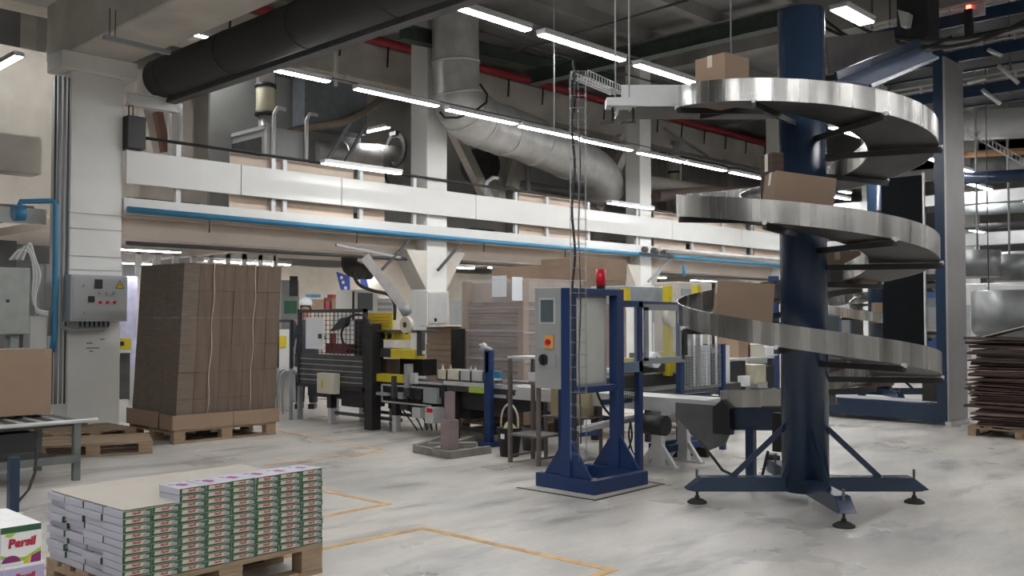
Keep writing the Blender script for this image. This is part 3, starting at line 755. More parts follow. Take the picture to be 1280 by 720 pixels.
# ================================================================== COLUMN DETAILS
t = thing('control_box', 'bluish grey control box with buttons and warning triangle on the white column', 'control box', (5.08, 12.45, 1.45))
M().box(4.71, 12.33, 1.45, 5.44, 12.58, 2.05).build('body', CABB, t, bevel=.008)
M().box(4.735, 12.322, 1.475, 5.415, 12.332, 2.025).build('door', CABG, t, bevel=.004)
for i, (px, py, r, mt) in enumerate([(125, 366, .018, MGREY), (134, 366, .018, MGREY), (143, 366, .018, MGREY), (125, 378, .02, REDB), (134, 378, .02, REDB), (143, 378, .02, REDB), (105, 357, .012, MGREY), (105, 391, .012, MGREY)]):
    c = PV(px, py, 12.32); M().cyl(c, c-Vector((0, .02, 0)), r, n=12).build('button' if r > .015 else 'lock', mt, t)
for (px, py, sx, sz) in ((123, 355, .05, .06), (114, 374, .04, .04)):
    c = PV(px, py, 12.325); M().box(c.x-sx, c.y-.012, c.z-sz, c.x+sx, c.y, c.z+sz).build('display', BLACK, t)
c = PV(150, 356, 12.32); m = M()
m.m(1).prism([(c.x-.058, c.y, c.z-.05), (c.x+.058, c.y, c.z-.05), (c.x, c.y, c.z+.06)], (0, -.002, 0))
m.m(0).prism([(c.x-.044, c.y-.002, c.z-.042), (c.x+.044, c.y-.002, c.z-.042), (c.x, c.y-.002, c.z+.046)], (0, -.001, 0))
m.m(1).prism([(c.x-.004, c.y-.003, c.z-.03), (c.x+.010, c.y-.003, c.z-.002), (c.x, c.y-.003, c.z-.002), (c.x+.004, c.y-.003, c.z+.026), (c.x-.01, c.y-.003, c.z-.006), (c.x+.002, c.y-.003, c.z-.006)], (0, -.001, 0))
m.build('warning_triangle', [YEL, BLACK], t)
for i in range(7): M().cyl((4.88+i*.06, 12.45, 1.38), (4.88+i*.06, 12.45, 1.45), .012, n=8).build('cable_gland', BLACK, t)
tag(M().tube([(4.65, 12.5, 1.42), (4.72, 12.5, 1.37), (4.85, 12.5, 1.355), (5.25, 12.5, 1.36), (5.28, 12.5, 1.42)], .018, 8).tube([(4.65, 12.48, 1.38), (4.75, 12.48, 1.33), (5.2, 12.48, 1.335), (5.22, 12.48, 1.4)], .014, 8).build('cable_bundle', MGREY), 'grey cables running under the control box on the column', 'cable')
m = M()
for i, (dx, r, mt) in enumerate(((4.62, .022, 0), (4.68, .018, 0), (4.57, .014, 1), (4.73, .012, 1))): m.m(mt).tube([(dx, 12.54, .4), (dx, 12.54, 1.3), (dx+.01, 12.54, 2.4), (dx, 12.54, 4.6)], r, 7)
tag(m.build('conduit_bundle', [MGREY, DGREY]), 'bundle of conduits climbing the shaded side of the control box column', 'conduit')
m = M()
for (px, py, w) in ((112, 429, .08), (116, 435, .17), (114, 439, .05), (128, 424, .06)):
    c = PV(px, py, 12.597); m.box(c.x-w/2, c.y, c.z-.006, c.x+w/2, c.y+.002, c.z+.006)
struct('trim_6', m, DGREY)
# dark speaker box and beam stub next to the column head
t = thing('speaker_box', 'black box mounted on the column at the start of the railing', 'box', (5.6, 12.55, 3.76))
M().box(5.47, 12.45, 3.78, 5.72, 12.75, 4.22).build('body', BLACK, t, bevel=.006)
M().tube([(5.5, 12.5, 4.22), (5.5, 12.5, 4.36), (5.56, 12.5, 4.36), (5.56, 12.5, 4.22)], .01, 6).build('bracket', DGREY, t)
struct('support_beam', M().ibeam((5.47, 12.5, 4.45), (6.18, 12.5, 4.45), .14, .18, .02), PANEL)
# dark wrapped duct with seams
t = thing('round_duct', 'big dark grey wrapped duct crossing overhead beside the concrete beam', 'duct', (5.95, 12, 4.73))
M().cyl((5.95, 12.5, 4.80), (5.95, -3, 4.80), .27, n=32).build('duct_body', DUCTD, t)
for v in (12.2, 10.6, 9.0, 7.4, 5.8): M().lathe((0, 0, 0), [(0.27, -.008), (.275, -.008), (.275, .008), (.27, .008)], 32).T(None).build('seam', DUCTD, t) if False else M().cyl((5.95, v, 4.80), (5.95, v-.02, 4.80), .276, n=32).build('seam', DUCTD, t)
M().box(6.0, -3, 4.47, 6.14, 12.45, 4.55).build('carrier_rail', DGREY, t)
tag(M().box(5.2, 10.95, 4.42, 6.0, 11.0, 4.46).box(5.5, 10.96, 4.46, 5.52, 10.98, 4.95).build('hanging_rail', DGREY), 'short unlit metal rail hung under the concrete beam', 'rail') if False else None
a = PZ(130, 46, 4.75); b = PZ(212, 66, 4.75)
t = thing('unlit_light', 'thin unlit metal light rail hung under the concrete beam', 'light', a)
M().beam(a, b, .06, .05).build('rail', MGREY, t)
for f in (.08, .16): M().cyl(a.lerp(b, f), a.lerp(b, f)+Vector((0, 0, .35)), .006, n=6).build('hanger', DGREY, t)
# silver duct
def path_thing(name, label, cat, pts, r, m_, part='duct_body', n=28, rings=(), ring_m=None):
    t = thing(name, label, cat, pts[len(pts)//2]); M().tube(pts, r, n).build(part, m_, t)
    for i, f in rings:
        p = pts[i].lerp(pts[i+1], f); d = (pts[i+1]-pts[i]).normalized(); rr = r if not isinstance(r, list) else r[i]
        M().cyl(p-d*.025, p+d*.025, rr*1.04, n=n).build('seam_ring', ring_m or m_, t)
    return t
def smooth_path(pts, k=5):
    out = []; P = [pts[0]]+pts+[pts[-1]]
    for i in range(1, len(P)-2):
        for j in range(k):
            t_ = j/k; a, b, c, d = P[i-1], P[i], P[i+1], P[i+2]
            out.append(.5*((2*b)+(c-a)*t_+(2*a-5*b+4*c-d)*t_*t_+(-a+3*b-3*c+d)*t_**3))
    return out+[pts[-1]]
dp = [PV(569, -70, 12.1), PV(569, 30, 12.1), PV(571, 100, 12.1), PV(578, 134, 12.1), PV(606, 155, 12.3), PV(655, 172, 12.6), PV(705, 194, 13.0), PV(738, 210, 13.3), PV(752, 224, 13.45), PV(756, 240, 13.6)]
path_thing('round_duct', 'big silver duct dropping from the roof and bending down past the third column', 'duct', smooth_path(dp), [.41]*12+[.43, .45]+[.465]*32, GALV, rings=((3, .5), (8, .2), (12, .3), (15, .5), (18, .5), (22, .4), (26, .2), (30, .4)), ring_m=LGREY)
p = dp[1]; 
# cream filters
def filt(px, y0_, y1_, v, rpx, label):
    a = PV(px, y0_, v); b = PV(px, y1_, v); r = rpx/1180*(a.x*FW.x+a.y*FW.y)
    b.x, b.y = a.x, a.y
    t = thing('duct_filter', label, 'filter', b)
    M().lathe(b, [(r*.85, 0), (r, .05), (r*.96, (a.z-b.z)*.5), (r, a.z-b.z-.05), (r*.85, a.z-b.z)], 20).build('cloth_sleeve', CREAM, t)
    for z in (b.z, a.z): M().cyl((b.x, b.y, z-.03), (b.x, b.y, z+.03), r*1.12, n=20).build('clamp_ring', BLACK, t)
    M().cyl((b.x, b.y, a.z+.03), (b.x, b.y, a.z+.9), r*.95, n=20).build('duct_stub', GALV, t)
    M().cyl((b.x, b.y, b.z-.5), (b.x, b.y, b.z-.03), r*.7, n=20).build('lower_stub', GALV, t)
filt(332, 108, 143, 14.3, 12, 'cream cloth filter sleeve above the grey upper machine')
filt(843, 216, 235, 15.5, 8, 'small cream cloth sleeve beyond the third column')
# upper machine box
a = PV(335, 158, 13.8); b = PV(379, 164, 13.8)
t = thing('air_handler', 'grey machine box with white framed side on the mezzanine', 'machine', (a.x, 13.8, 3.05))
M().box(a.x, 13.8, 3.05, b.x, 15.3, a.z).build('body', CABG, t)
M().box(a.x-.03, 13.78, 3.05, a.x+.02, 13.86, a.z+.03).box(a.x-.03, 15.25, 3.05, a.x+.02, 15.32, a.z+.03).box(a.x-.03, 13.8, a.z-.03, a.x+.02, 15.3, a.z+.03).build('side_frame', LGREY, t)
M().box(a.x-.015, 14.0, 3.3, a.x-.005, 15.1, a.z-.15).build('side_window', DGREY, t)
for x in (a.x+.05, b.x): M().tube([(x, 13.7, 3.1), (x, 13.7, a.z+.2), (x+.08, 13.72, a.z+.32), (x+.25, 13.75, a.z+.32)], .035, 8).build('vent_pipe', LGREY, t)
# second insulated duct, brown hose, hose coil
a = PV(392, 190, 15.0); b = PV(502, 196, 15.0)
path_thing('round_duct', 'short silver horizontal duct behind the hose coil', 'duct', [a, b], .22, GALV, rings=((0, .3), (0, .7)))
tag(M().tube(smooth_path([PV(355, 168, 14.2), PV(385, 160, 14.2), (PV(430, 152, 14.2)), PV(455, 140, 14.4), PV(480, 122, 14.6)]), .07, 10).build('flexible_hose', mat('tan_hose', (.26, .21, .16), .8)), 'tan flexible hose rising behind the upper machine', 'hose')
for k, (x0_, x1_) in enumerate(((400, 440), (425, 460))):
    tag(M().beam(PV(x0_, 215, 14.4), PV(x1_, 150, 14.4), .06, .05).build('diagonal_strut', MGREY), ['slanted strut leading to the silver duct, nearer the machine box', 'slanted strut leading to the silver duct, nearer the hose coil'][k], 'strut')
c = PV(493, 187, 14.7); t = thing('hose_coil', 'black hose coil hanging on the upper wall', 'hose', c)
for r in (.27, .30, .33): M().tube([c+Vector((.0+r*.1, math.cos(i*math.pi/12)*r*.95, math.sin(i*math.pi/12)*r)) for i in range(25)], .025, 8).build('coil_loop', RUBBER, t)
M().tube([c+Vector((.02, .25, -.1)), c+Vector((.0, .28, -.5)), c+Vector((.05, .2, -.75))], .025, 8).build('hose_tail', RUBBER, t)
M().box(c.x-.05, c.y-.1, c.z+.28, c.x+.05, c.y+.1, c.z+.36).build('hook', DGREY, t)
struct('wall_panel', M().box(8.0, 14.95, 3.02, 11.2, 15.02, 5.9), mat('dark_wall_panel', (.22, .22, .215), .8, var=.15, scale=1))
struct('wall_panel', M().box(5.2, 17.5, 3.02, 9.0, 17.6, 6.2).box(6.5, 17.4, 3.02, 6.62, 17.5, 6.2).box(7.8, 17.4, 3.02, 7.9, 17.5, 6.2), CONC)
# concrete braces
m = M()
for (p_, q_, v) in (((556, 140), (612, 255), 14.6), ((520, 130), (560, 60), 15.0), ((800, 150), (745, 262), 14.0), ((772, 170), (800, 250), 14.6), ((640, 235), (655, 180), 14.4), ((182, 130), (200, 205), 14.5), ((610, 180), (625, 250), 15)):
    m.beam(PV(*p_, v), PV(*q_, v), .2, .22)
struct('truss_beam', m, CONC)
tag(M().beam(PV(197, 140, 14.2), PV(207, 190, 14.2), .12, .12).build('rusty_strut', mat('rust_paint', (.16, .08, .06), .8)), 'rusty brown strut beneath the white beam stub', 'strut')
t = thing('fan_housing', 'dark round fan housing behind the railing past the middle column', 'fan', PV(612, 205, 14.8))
c = PV(610, 205, 14.8); M().cyl(c, c+Vector((0, .5, 0)), .38, n=24).build('housing', DGREY, t); M().tube([PV(606, 245, 13.3), PV(608, 228, 13.3), PV(616, 222, 13.3), PV(622, 223, 13.3)], .04, 8).build('white_pipe', LGREY, t)
# more pipes and ducts above the mezzanine
def vpipe(name, label, cat, pts, v, rad, mt):
    tag(M().tube([PV(x, y, v) for x, y in pts], rad, 12).build(name, mt), label, cat)
vpipe('cross_pipe', 'grey pipe behind the cream filter, running level', 'pipe', [(225, 92), (325, 110)], 15.2, .09, MGREY)
vpipe('cross_pipe', 'pale pipe above the grey upper machine, meeting the dark duct', 'pipe', [(300, 100), (440, 122)], 16.0, .14, CONC)
vpipe('riser_pipe', 'thin pale riser behind the white beam stub, nearer the column', 'pipe', [(212, 140), (212, 205)], 14, .03, LGREY)
vpipe('riser_pipe', 'thin pale riser behind the white beam stub, second one', 'pipe', [(225, 130), (225, 205)], 14, .04, LGREY)
vpipe('riser_pipe', 'dark riser beside the cream filter', 'pipe', [(277, 110), (277, 185)], 16.5, .12, DGREY)
vpipe('riser_pipe', 'pale riser between hose coil and middle column', 'pipe', [(524, 200), (524, 240)], 13.5, .04, LGREY)
vpipe('looped_cable', 'black cable looping round the silver duct elbow', 'cable', [(550, 140), (556, 147), (572, 147), (592, 140), (608, 128), (609, 118), (600, 105)], 11.55, .02, RUBBER)
vpipe('riser_pipe', 'thin riser in front of the mezzanine opening past the fan housing', 'pipe', [(660, 190), (661, 250)], 14.2, .05, MGREY)
vpipe('cross_pipe', 'level pipe behind the lower end of the silver duct', 'pipe', [(625, 225), (735, 243)], 14.6, .07, MGREY)
vpipe('flat_duct', 'long pale duct past the third column above the railing', 'duct', [(800, 228), (960, 252)], 14.5, .22, CONC)
vpipe('cross_pipe', 'brownish pipe past the third column under the light row', 'pipe', [(820, 245), (975, 235)], 14.0, .16, mat('brownish_pipe', (.28, .22, .21), .5))
vpipe('riser_pipe', 'pale riser at the cream sleeve past the third column', 'pipe', [(851, 205), (850, 240)], 14.4, .03, PANEL)
for k, (x, y) in enumerate(((436, 99), (433, 88))): pass
c = PV(436, 99, 13.6); tag(M().cyl(c, c+Vector((0, .05, 0)), .07, n=20).box(c.x-.25, c.y+.05, c.z-.15, c.x-.2, c.y+.1, c.z+.5).build('round_gauge', PANEL), 'small white disc on a bracket between the dark and silver ducts', 'gauge')
for k, (a_, b_, v) in enumerate((((470, 100), (478, 106), 13), ((512, 130), (500, 152), 14))): pass
m = M().box(9.6, 14.5, 5.0, 11.0, 14.9, 5.9)
tag(m.build('square_duct', mat('blue_grey_duct', (.17, .19, .21), .5)), 'blue grey square duct behind the second row light, above the hose coil', 'duct')
for k, (x0_, y0_, x1_, y1_) in enumerate(((830, 160, 885, 195), (862, 228, 905, 246), (905, 200, 958, 220))):
    tag(M().beam(PV(x0_, y0_, 15), PV(x1_, y1_, 15), .06, .06).build('diagonal_strut', MGREY), ['slanted strut under the red pipe past the third column', 'slanted strut above the middle spiral turn', 'slanted strut next to the far linear lights'][k], 'strut')
# pipe group where the blue pipe passes the third column
t = thing('valve_group', 'dark valve group on the blue pipe at the third column', 'valve', PV(815, 318, 12.4))
for (x, y, r_) in ((806, 312, .07), (818, 314, .08), (830, 316, .07), (834, 318, .05)): c = PV(x, y, 12.42); M().cyl(c-Vector((.05, 0, 0)), c+Vector((.05, 0, 0)), r_, n=14).build('valve_body', DGREY, t)
M().tube([PV(800, 316, 12.4), PV(842, 321, 12.4)], .025, 8).build('link_pipe', DGREY, t)
for k, ((x0_, y0_), (x1_, y1_), mt) in enumerate((((810, 352), (838, 324), MGREY), ((470, 345), (512, 300), DGREY), ((547, 338), (575, 306), DGREY), ((500, 322), (420, 306), MGREY))):
    tag(M().beam(PV(x0_, y0_, 12.5), PV(x1_, y1_, 12.5), .04, .04).build('stay_strut', mt), ['slanted stay under the valve group at the third column', 'slanted dark stay above the extraction hood', 'slanted dark stay just past the middle column', 'long flat stay under the soffit before the middle column'][k], 'strut')
# green steel carriers high up
m = M(); m.ibeam(PZ(664, 98, 6.0), PZ(985, 22, 6.0), .22, .26).ibeam(PZ(500, 40, 6.4), PZ(770, 100, 6.4), .22, .26)
for X in ((700, 40), (560, 60)): pass
o = m.build('steel_carrier', GREENS); o['kind'] = 'structure'
m = M()
for (p_, q_) in (((640, 66), (860, 0)), ((640, 20), (700, 45)), ((600, 40), (980, 150))): m.cyl(PZ(*p_, 6.1), PZ(*q_, 6.1), .018, n=6)
tag(m.build('suspension_wire', DGREY), 'thin dark stay wires stretched under the roof beams', 'wire', kind='stuff')
for k, (x, Y, zt) in enumerate([(693, 11, 0), (772, 9, 1), (916, 8.2, 2), (880, 10, 3)]):
    X = (x-640)/1180*Y; z0 = [3.6, 4.6, 3.5, 5.0][k]
    tag(M().cyl(CW(X, Y, z0), CW(X, Y, 8.1), .007, n=6).build('hanging_rod', LGREY if k != 2 else MGREY), ['thin rod hanging above the cable cage', 'thin rod hanging behind the near light row', 'thin rod hanging above the topmost box', 'thin rod hanging by the roof beam'][k], 'rod')
# ================================================================== PACKING MACHINE LINE
def pu(px, py, u=7.8): return PU(px, py, u)
def ubox(m, x0, y0_, x1, y1_, u, d):
    a = pu(x0, y0_, u); b = pu(x1, y1_, u); return m.box(u, a.y, a.z, u+d, b.y, b.z)
t = thing('case_sealer', 'black and yellow carton sealing machine with mesh guard', 'machine', (8.2, 10.3, 0))
def fr(m, a, b, w, ax):  # rectangular frame on plane u
    (v0, z0), (v1, z1) = a, b
    return m.box(ax, v0, z0, ax+w, v1, z0+w).box(ax, v0, z1-w, ax+w, v1, z1).box(ax, v0, z0, ax+w, v0+w, z1).box(ax, v1-w, z0, ax+w, v1, z1)
fr(M(), (10.28, .50), (11.9, 1.62), .05, 7.78).build('guard_frame', BLACK, t)
m = M()
for i in range(17): v = 10.35+i*.095; m.box(7.80, v, .98, 7.806, v+.012, 1.58)
for i in range(9): z = 1.0+i*.065; m.box(7.80, 10.32, z, 7.806, 11.86, z+.008)
m.build('wire_mesh', DGREY, t)
M().box(7.80, 10.32, .54, 7.82, 11.86, .98).build('lower_guard_panel', DGREY, t)
m = M()
for i in range(5): m.box(7.79, 10.32, .60+i*.075, 7.80, 11.86, .612+i*.075)
m.build('louvre', MGREY, t)
M().box(7.79, 11.25, 1.05, 7.80, 11.7, 1.5).build('white_notice', PAPER, t)
M().box(7.77, 11.3, 1.2, 7.79, 11.36, 1.27).build('notice_mark', BLACK, t)
M().box(7.83, 10.75, .99, 8.0, 11.25, 1.13).box(7.83, 11.1, 1.1, 7.9, 11.15, 1.28).build('red_tool_tray', mat('dark_red_plastic', (.20, .02, .03), .5), t)
M().box(7.76, 10.1, 0, 7.92, 10.26, 1.42).build('main_post', BLACK, t, bevel=.005)
M().box(7.96, 10.3, .5, 8.12, 10.75, 1.48).build('inner_column', BLACK, t, bevel=.005)
M().box(8.5, 9.2, .4, 8.62, 9.35, 1.35).build('rear_post', BLACK, t)
M().box(7.86, 8.75, .50, 8.52, 11.9, .66).build('bed', BLACK, t)
M().box(7.85, 8.8, .66, 7.87, 10.1, .69).box(7.84, 9.0, .38, 7.86, 10.0, .40).box(7.84, 9.98, .38, 7.86, 10.0, .62).box(7.84, 9.0, .60, 7.86, 10.0, .62).build('bed_trim', LGREY, t)
M().box(7.9, 9.0, .36, 8.5, 11.8, .50).box(7.95, 9.3, .28, 8.4, 9.6, .36).box(7.92, 10.5, .26, 8.3, 11.0, .36).build('underframe', BLACK, t)
M().box(7.92, 9.72, .13, 7.98, 11.2, .17).build('stretcher', DGREY, t); M().box(8.42, 9.72, .13, 8.48, 11.2, .17).build('stretcher', DGREY, t)
for k_, (px, py, pw, ph, mt_) in enumerate(((505, 484, 7, 12, DGREY), (497, 490, 6, 9, MGREY), (518, 486, 8, 14, BLACK), (500, 505, 9, 8, BLACK), (470, 490, 14, 5, MGREY), (489, 470, 3, 28, DGREY), (505, 455, 4, 30, MGREY))):
    ubox(M(), px, py, px+pw, py+ph, 7.84-.01*k_, .1).build('fitting', mt_, t)
for (u, v) in ((7.9, 11.2), (7.9, 9.75), (8.45, 11.2), (8.45, 9.75), (8.45, 10.5)):
    lg = M().box(u-.05, v-.05, .22, u+.05, v+.05, .52).build('leg', BLACK, t); M().box(u-.04, v-.04, 0, u+.04, v+.04, .24).build('foot', LGREY, lg)
ubox(M(), 459, 391, 490, 413, 7.95, .02).build('warning_notice', YEL, t)
m = M(); a = pu(459, 391, 7.95); b = pu(490, 412, 7.95)
for i in range(5): m.box(7.945, b.y+.06, b.z+.04+i*.04, 7.95, a.y-.06-.05*(i % 2), b.z+.05+i*.04)
m.build('notice_text', mat('orange_print', (.5, .22, .05), .6), t)
ubox(M(), 456, 412, 526, 416, 7.85, .3).build('top_bridge', DGREY, t)
ubox(M(), 521, 414, 527, 445, 7.85, .06).build('bridge_post', DGREY, t)
ubox(M(), 461, 415, 492, 425, 7.98, .3).build('yellow_carriage', YEL, t)
m = M()
for x in (463, 470, 478, 486): c = pu(x, 420, 7.96); m.cyl(c, c+Vector((.03, 0, 0)), .04, n=12)
m.build('carriage_roller', BLACK, t)
ubox(M(), 452, 435, 490, 447, 7.9, .35).build('head_arm', DGREY, t)
ubox(M(), 488, 436, 517, 449, 7.82, .2).build('yellow_head', YEL, t, bevel=.006)
ubox(M(), 516, 438, 528, 443, 7.86, .05).build('head_rail', LGREY, t)
ubox(M(), 456, 466, 503, 479, 7.84, .12).build('yellow_side_belt', YEL, t, bevel=.005)
ubox(M(), 452, 449, 462, 458, 8.3, .1).build('yellow_rear_belt', YEL, t)
ubox(M(), 500, 448, 528, 470, 8.15, .25).build('motor_block', BLACK, t)
a = pu(506, 406, 7.72)
tr = M().cyl(a, a+Vector((.06, 0, 0)), .105, n=24).build('tape_roll', BONE, t); M().cyl(a-Vector((.004, 0, 0)), a+Vector((.064, 0, 0)), .038, n=16).build('roll_core', CARDD, tr)
M().beam(a+Vector((.03, 0, 0)), a+Vector((.03, .0, -.12)), .04, .03, up=(1, 0, 0)).build('roll_arm', DGREY, t)
M().tube(smooth_path([pu(432, 400, 7.7), pu(445, 393, 7.7), pu(458, 397, 7.7), pu(464, 410, 7.7)]), .018, 6).build('cable', RUBBER, t)
M().tube(smooth_path([pu(434, 402, 7.72), pu(427, 415, 7.7), pu(429, 428, 7.7), pu(438, 436, 7.7), pu(450, 438, 7.7)]), .018, 6).build('cable', RUBBER, t)
m = M(); m.prism([pu(412, 414, 7.74), pu(425, 398, 7.74), pu(433, 396, 7.74), pu(430, 408, 7.74)], (.08, 0, 0)); m.build('operator_panel', BLACK, t)
jb = ubox(M(), 396, 466, 417, 493, 7.68, .11).build('junction_box', BONE, t, bevel=.006)
c = pu(403, 480, 7.68); M().box(7.675, c.y-.02, c.z-.05, 7.68, c.y+.02, c.z+.05).build('flash_label', YEL, jb)
a = PU(467, 464, 8.05)
p = pu(477, 464, 8.1); carton('cardboard_box', 'dark brown carton inside the sealing machine', (p.x+.1, p.y, .66), .28, .34, .27, 0, mat('dark_brown_carton', (.17, .12, .09), .85), group=None)  # darker brown than the other cartons
# gate frame left of the machine and side bench
t = thing('guard_gate', 'slim black guard frame between the bale and the sealing machine', 'guard', PU(358, 528, 7.75))
a = PU(346, 402, 7.75); b = PU(365, 476, 7.75)
M().box(7.73, a.y, 1.43, 7.77, b.y, 1.47).box(7.73, b.y, .75, 7.77, b.y+.04, 1.45).box(7.73, a.y-.04, .75, 7.77, a.y, 1.45).build('frame', BLACK, t)
M().box(7.73, b.y, 0, 7.77, b.y+.05, .75).build('leg', MGREY, t); M().box(7.73, a.y-.05, 0, 7.77, a.y, .75).build('leg', MGREY, t)
t = thing('side_bench', 'grey steel bench end with hoses beside the sealing machine', 'bench', (8.2, 12.3, 0))
M().box(7.85, 11.95, .66, 8.6, 13.4, .70).build('bench_top', MGREY, t)
for (u, v) in ((7.9, 12.0), (8.55, 12.0), (7.9, 13.3), (8.55, 13.3)): M().box(u-.03, v-.03, 0, u+.03, v+.03, .66).build('leg', MGREY, t)
for i in range(5): M().tube(smooth_path([Vector((7.88, 12.1+i*.14, .72)), Vector((7.75, 12.15+i*.12, .66)), Vector((7.72, 12.2+i*.1, .35)), Vector((7.8, 12.3+i*.1, .06))]), .012, 6).build('hose', LGREY if i % 2 else MGREY, t)
t = thing('roller_conveyor', 'short dark conveyor with white trays between sealer and blue post', 'conveyor', (8.1, 8.3, 0))
M().box(7.86, 7.55, .60, 8.5, 8.72, .68).build('bed', DGREY, t)
M().box(7.83, 7.5, .67, 7.86, 8.75, .72).box(8.5, 7.5, .67, 8.53, 8.75, .72).build('side_rail', ALU, t)
ubox(M(), 586, 484, 605, 492, 7.8, .05).build('green_guard', PKL, t)
for (u, v) in ((7.9, 8.6), (8.45, 8.6), (7.9, 7.65), (8.45, 7.65)): M().box(u-.04, v-.04, 0, u+.04, v+.04, .60).build('leg', BLACK, t)
M().box(7.95, 7.7, .38, 8.4, 8.6, .60).build('underframe', BLACK, t); M().beam((7.9, 8.6, .15), (7.9, 7.65, .15), .05, .05).build('stretcher', BLACK, t); M().beam((8.45, 8.6, .15), (8.45, 7.65, .15), .05, .05).build('stretcher', BLACK, t)
ubox(M(), 529, 484, 546, 505, 7.82, .15).build('grey_drive', MGREY, t); ubox(M(), 548, 480, 566, 512, 7.9, .3).build('drive_box', BLACK, t)
ubox(M(), 568, 488, 588, 524, 8.0, .3).build('motor', BLACK, t)
sb = ubox(M(), 531, 509, 541, 530, 7.72, .2).build('switch_box', LGREY, t, bevel=.004)
ubox(M(), 533, 510, 540, 516, 7.71, .012).build('red_switch', REDB, sb)
ubox(M(), 515, 509, 525, 523, 7.8, .1).build('small_box', LGREY, t)
ubox(M(), 512, 466, 519, 480, 7.8, .05).build('sensor', LGREY, t)
for i in range(6): M().tube(smooth_path([pu(505+i*6, 486, 7.9), pu(500+i*9, 505+i*2, 7.85), pu(515+i*7, 528-i*3, 7.95), pu(522+i*6, 538, 8.05)]), .01, 5).build('cable', RUBBER, t)
t = thing('mauve_pedestal', 'mauve grey steel pedestal standing on the floor frame', 'pedestal', (7.3, 8.0, 0))
a = PZ(562, 557, .12); M().box(a.x-.04, a.y-.04, .08, a.x+.04, a.y+.04, .70).build('post', mat('mauve_steel', (.25, .19, .20), .6), t)
M().box(a.x-.07, a.y-.07, .08, a.x+.07, a.y+.07, .40).build('sleeve', mat('mauve_steel', (.25, .19, .20), .6), t)
t = thing('floor_frame', 'low steel floor frame under the mauve pedestal', 'frame', (7.3, 8.1, 0))
m = M(); m.beam(PZ(519, 561, .04), PZ(562, 569, .04), .06, .08).beam(PZ(562, 569, .04), PZ(612, 562, .04), .06, .08).beam(PZ(519, 560, .04), PZ(555, 548, .04), .06, .08).beam(PZ(535, 557, .07), PZ(595, 556, .07), .1, .06).beam(PZ(545, 563, .07), PZ(590, 548, .07), .08, .06)
m.build('rail', mat('worn_steel', (.22, .21, .19), .6, var=.2), t)
# white trays on the conveyor
for i, (x0_, x1_, mt) in enumerate(((547, 558, BONE), (559, 574, BONE), (575, 588, LGREY), (589, 604, LGREY))):
    a = pu(x0_, 466, 7.88); b = pu(x1_, 477, 7.88); t = thing('plastic_tray', ['cream tray nearest the sealer, on the dark conveyor', 'second cream tray on the dark conveyor', 'first white tray on the dark conveyor', 'white tray beside the blue post'][i], 'tray', (8.0, (a.y+b.y)/2, .68), 0, 'trays on the dark conveyor')
    v0, v1 = sorted((a.y, b.y)); M().box(7.88, v0, .72, 8.2, v1, .735).box(7.88, v0, .72, 7.89, v1, .85).box(8.19, v0, .72, 8.2, v1, .85).box(7.88, v0, .72, 8.2, v0+.01, .85).box(7.88, v1-.01, .72, 8.2, v1, .85).build('body', mt, t)
for i, x in enumerate((549, 559, 584, 590)):
    a = pu(x, 466, 7.98); t = thing('bottle', ['clear bottle at the sealer end of the trays', 'second bottle beside the cream tray', 'bottle in the white tray', 'bottle nearest the blue post'][i], 'bottle', (8.04, a.y, .735), 0, 'bottles in the trays')
    M().lathe((8.04, a.y, .737), [(.025, 0), (.026, .1), (.012, .13), (.012, .15)], 12).build('body', LGREY, t); M().cyl((8.04, a.y, .885), (8.04, a.y, .905), .014, n=10).build('cap', MGREY, t)
t = thing('sensor_post', 'slim navy post with clamp and small blue box', 'post', (7.75, 7.88, 0))
M().box(7.73, 7.83, 0, 7.80, 7.93, 1.12).build('post', NAVYM, t, bevel=.003); M().box(7.68, 7.78, 0, 7.85, 7.98, .05).build('base', NAVYM, t)
M().box(7.735, 7.86, .86, 7.73, 7.90, 1.1).build('slot', ALU, t)
ubox(M(), 616, 464, 624, 473, 7.76, .06).build('blue_box', BLUEP, t)
M().cyl(pu(600, 431), pu(615, 437), .018, n=8).cyl(pu(602, 438), pu(606, 430), .03, n=10).build('clamp', LGREY, t)
# extraction arm
t = thing('extraction_hood', 'black extraction hood with hanging hose under the mezzanine', 'hood', PV(446, 335, 13.2))
M().tube(smooth_path([PV(437, 320, 13.2), PV(438, 333, 13.2), PV(452, 340, 13.3), PV(463, 341, 13.3)]), [.14]*5+[.15]*5+[.12]*6, 16).build('hood_body', RUBBER, t)
M().tube(smooth_path([PV(441, 340, 13), PV(448, 355, 13), PV(465, 363, 13), PV(485, 368, 13), PV(493, 380, 13), PV(493, 400, 13)]), .03, 8).build('hose', RUBBER, t)
t = thing('slanting_duct', 'grey slanting duct arm coming down before the middle column', 'duct', PV(480, 350, 12.2))
M().beam(PV(456, 321, 12.3), PV(505, 384, 11.9), .16, .16).build('arm', mat('warm_grey_steel', (.36, .34, .33), .5), t)
M().cyl(PV(503, 381, 11.9), PV(509, 392, 11.9), .09, n=14).build('joint', MGREY, t)
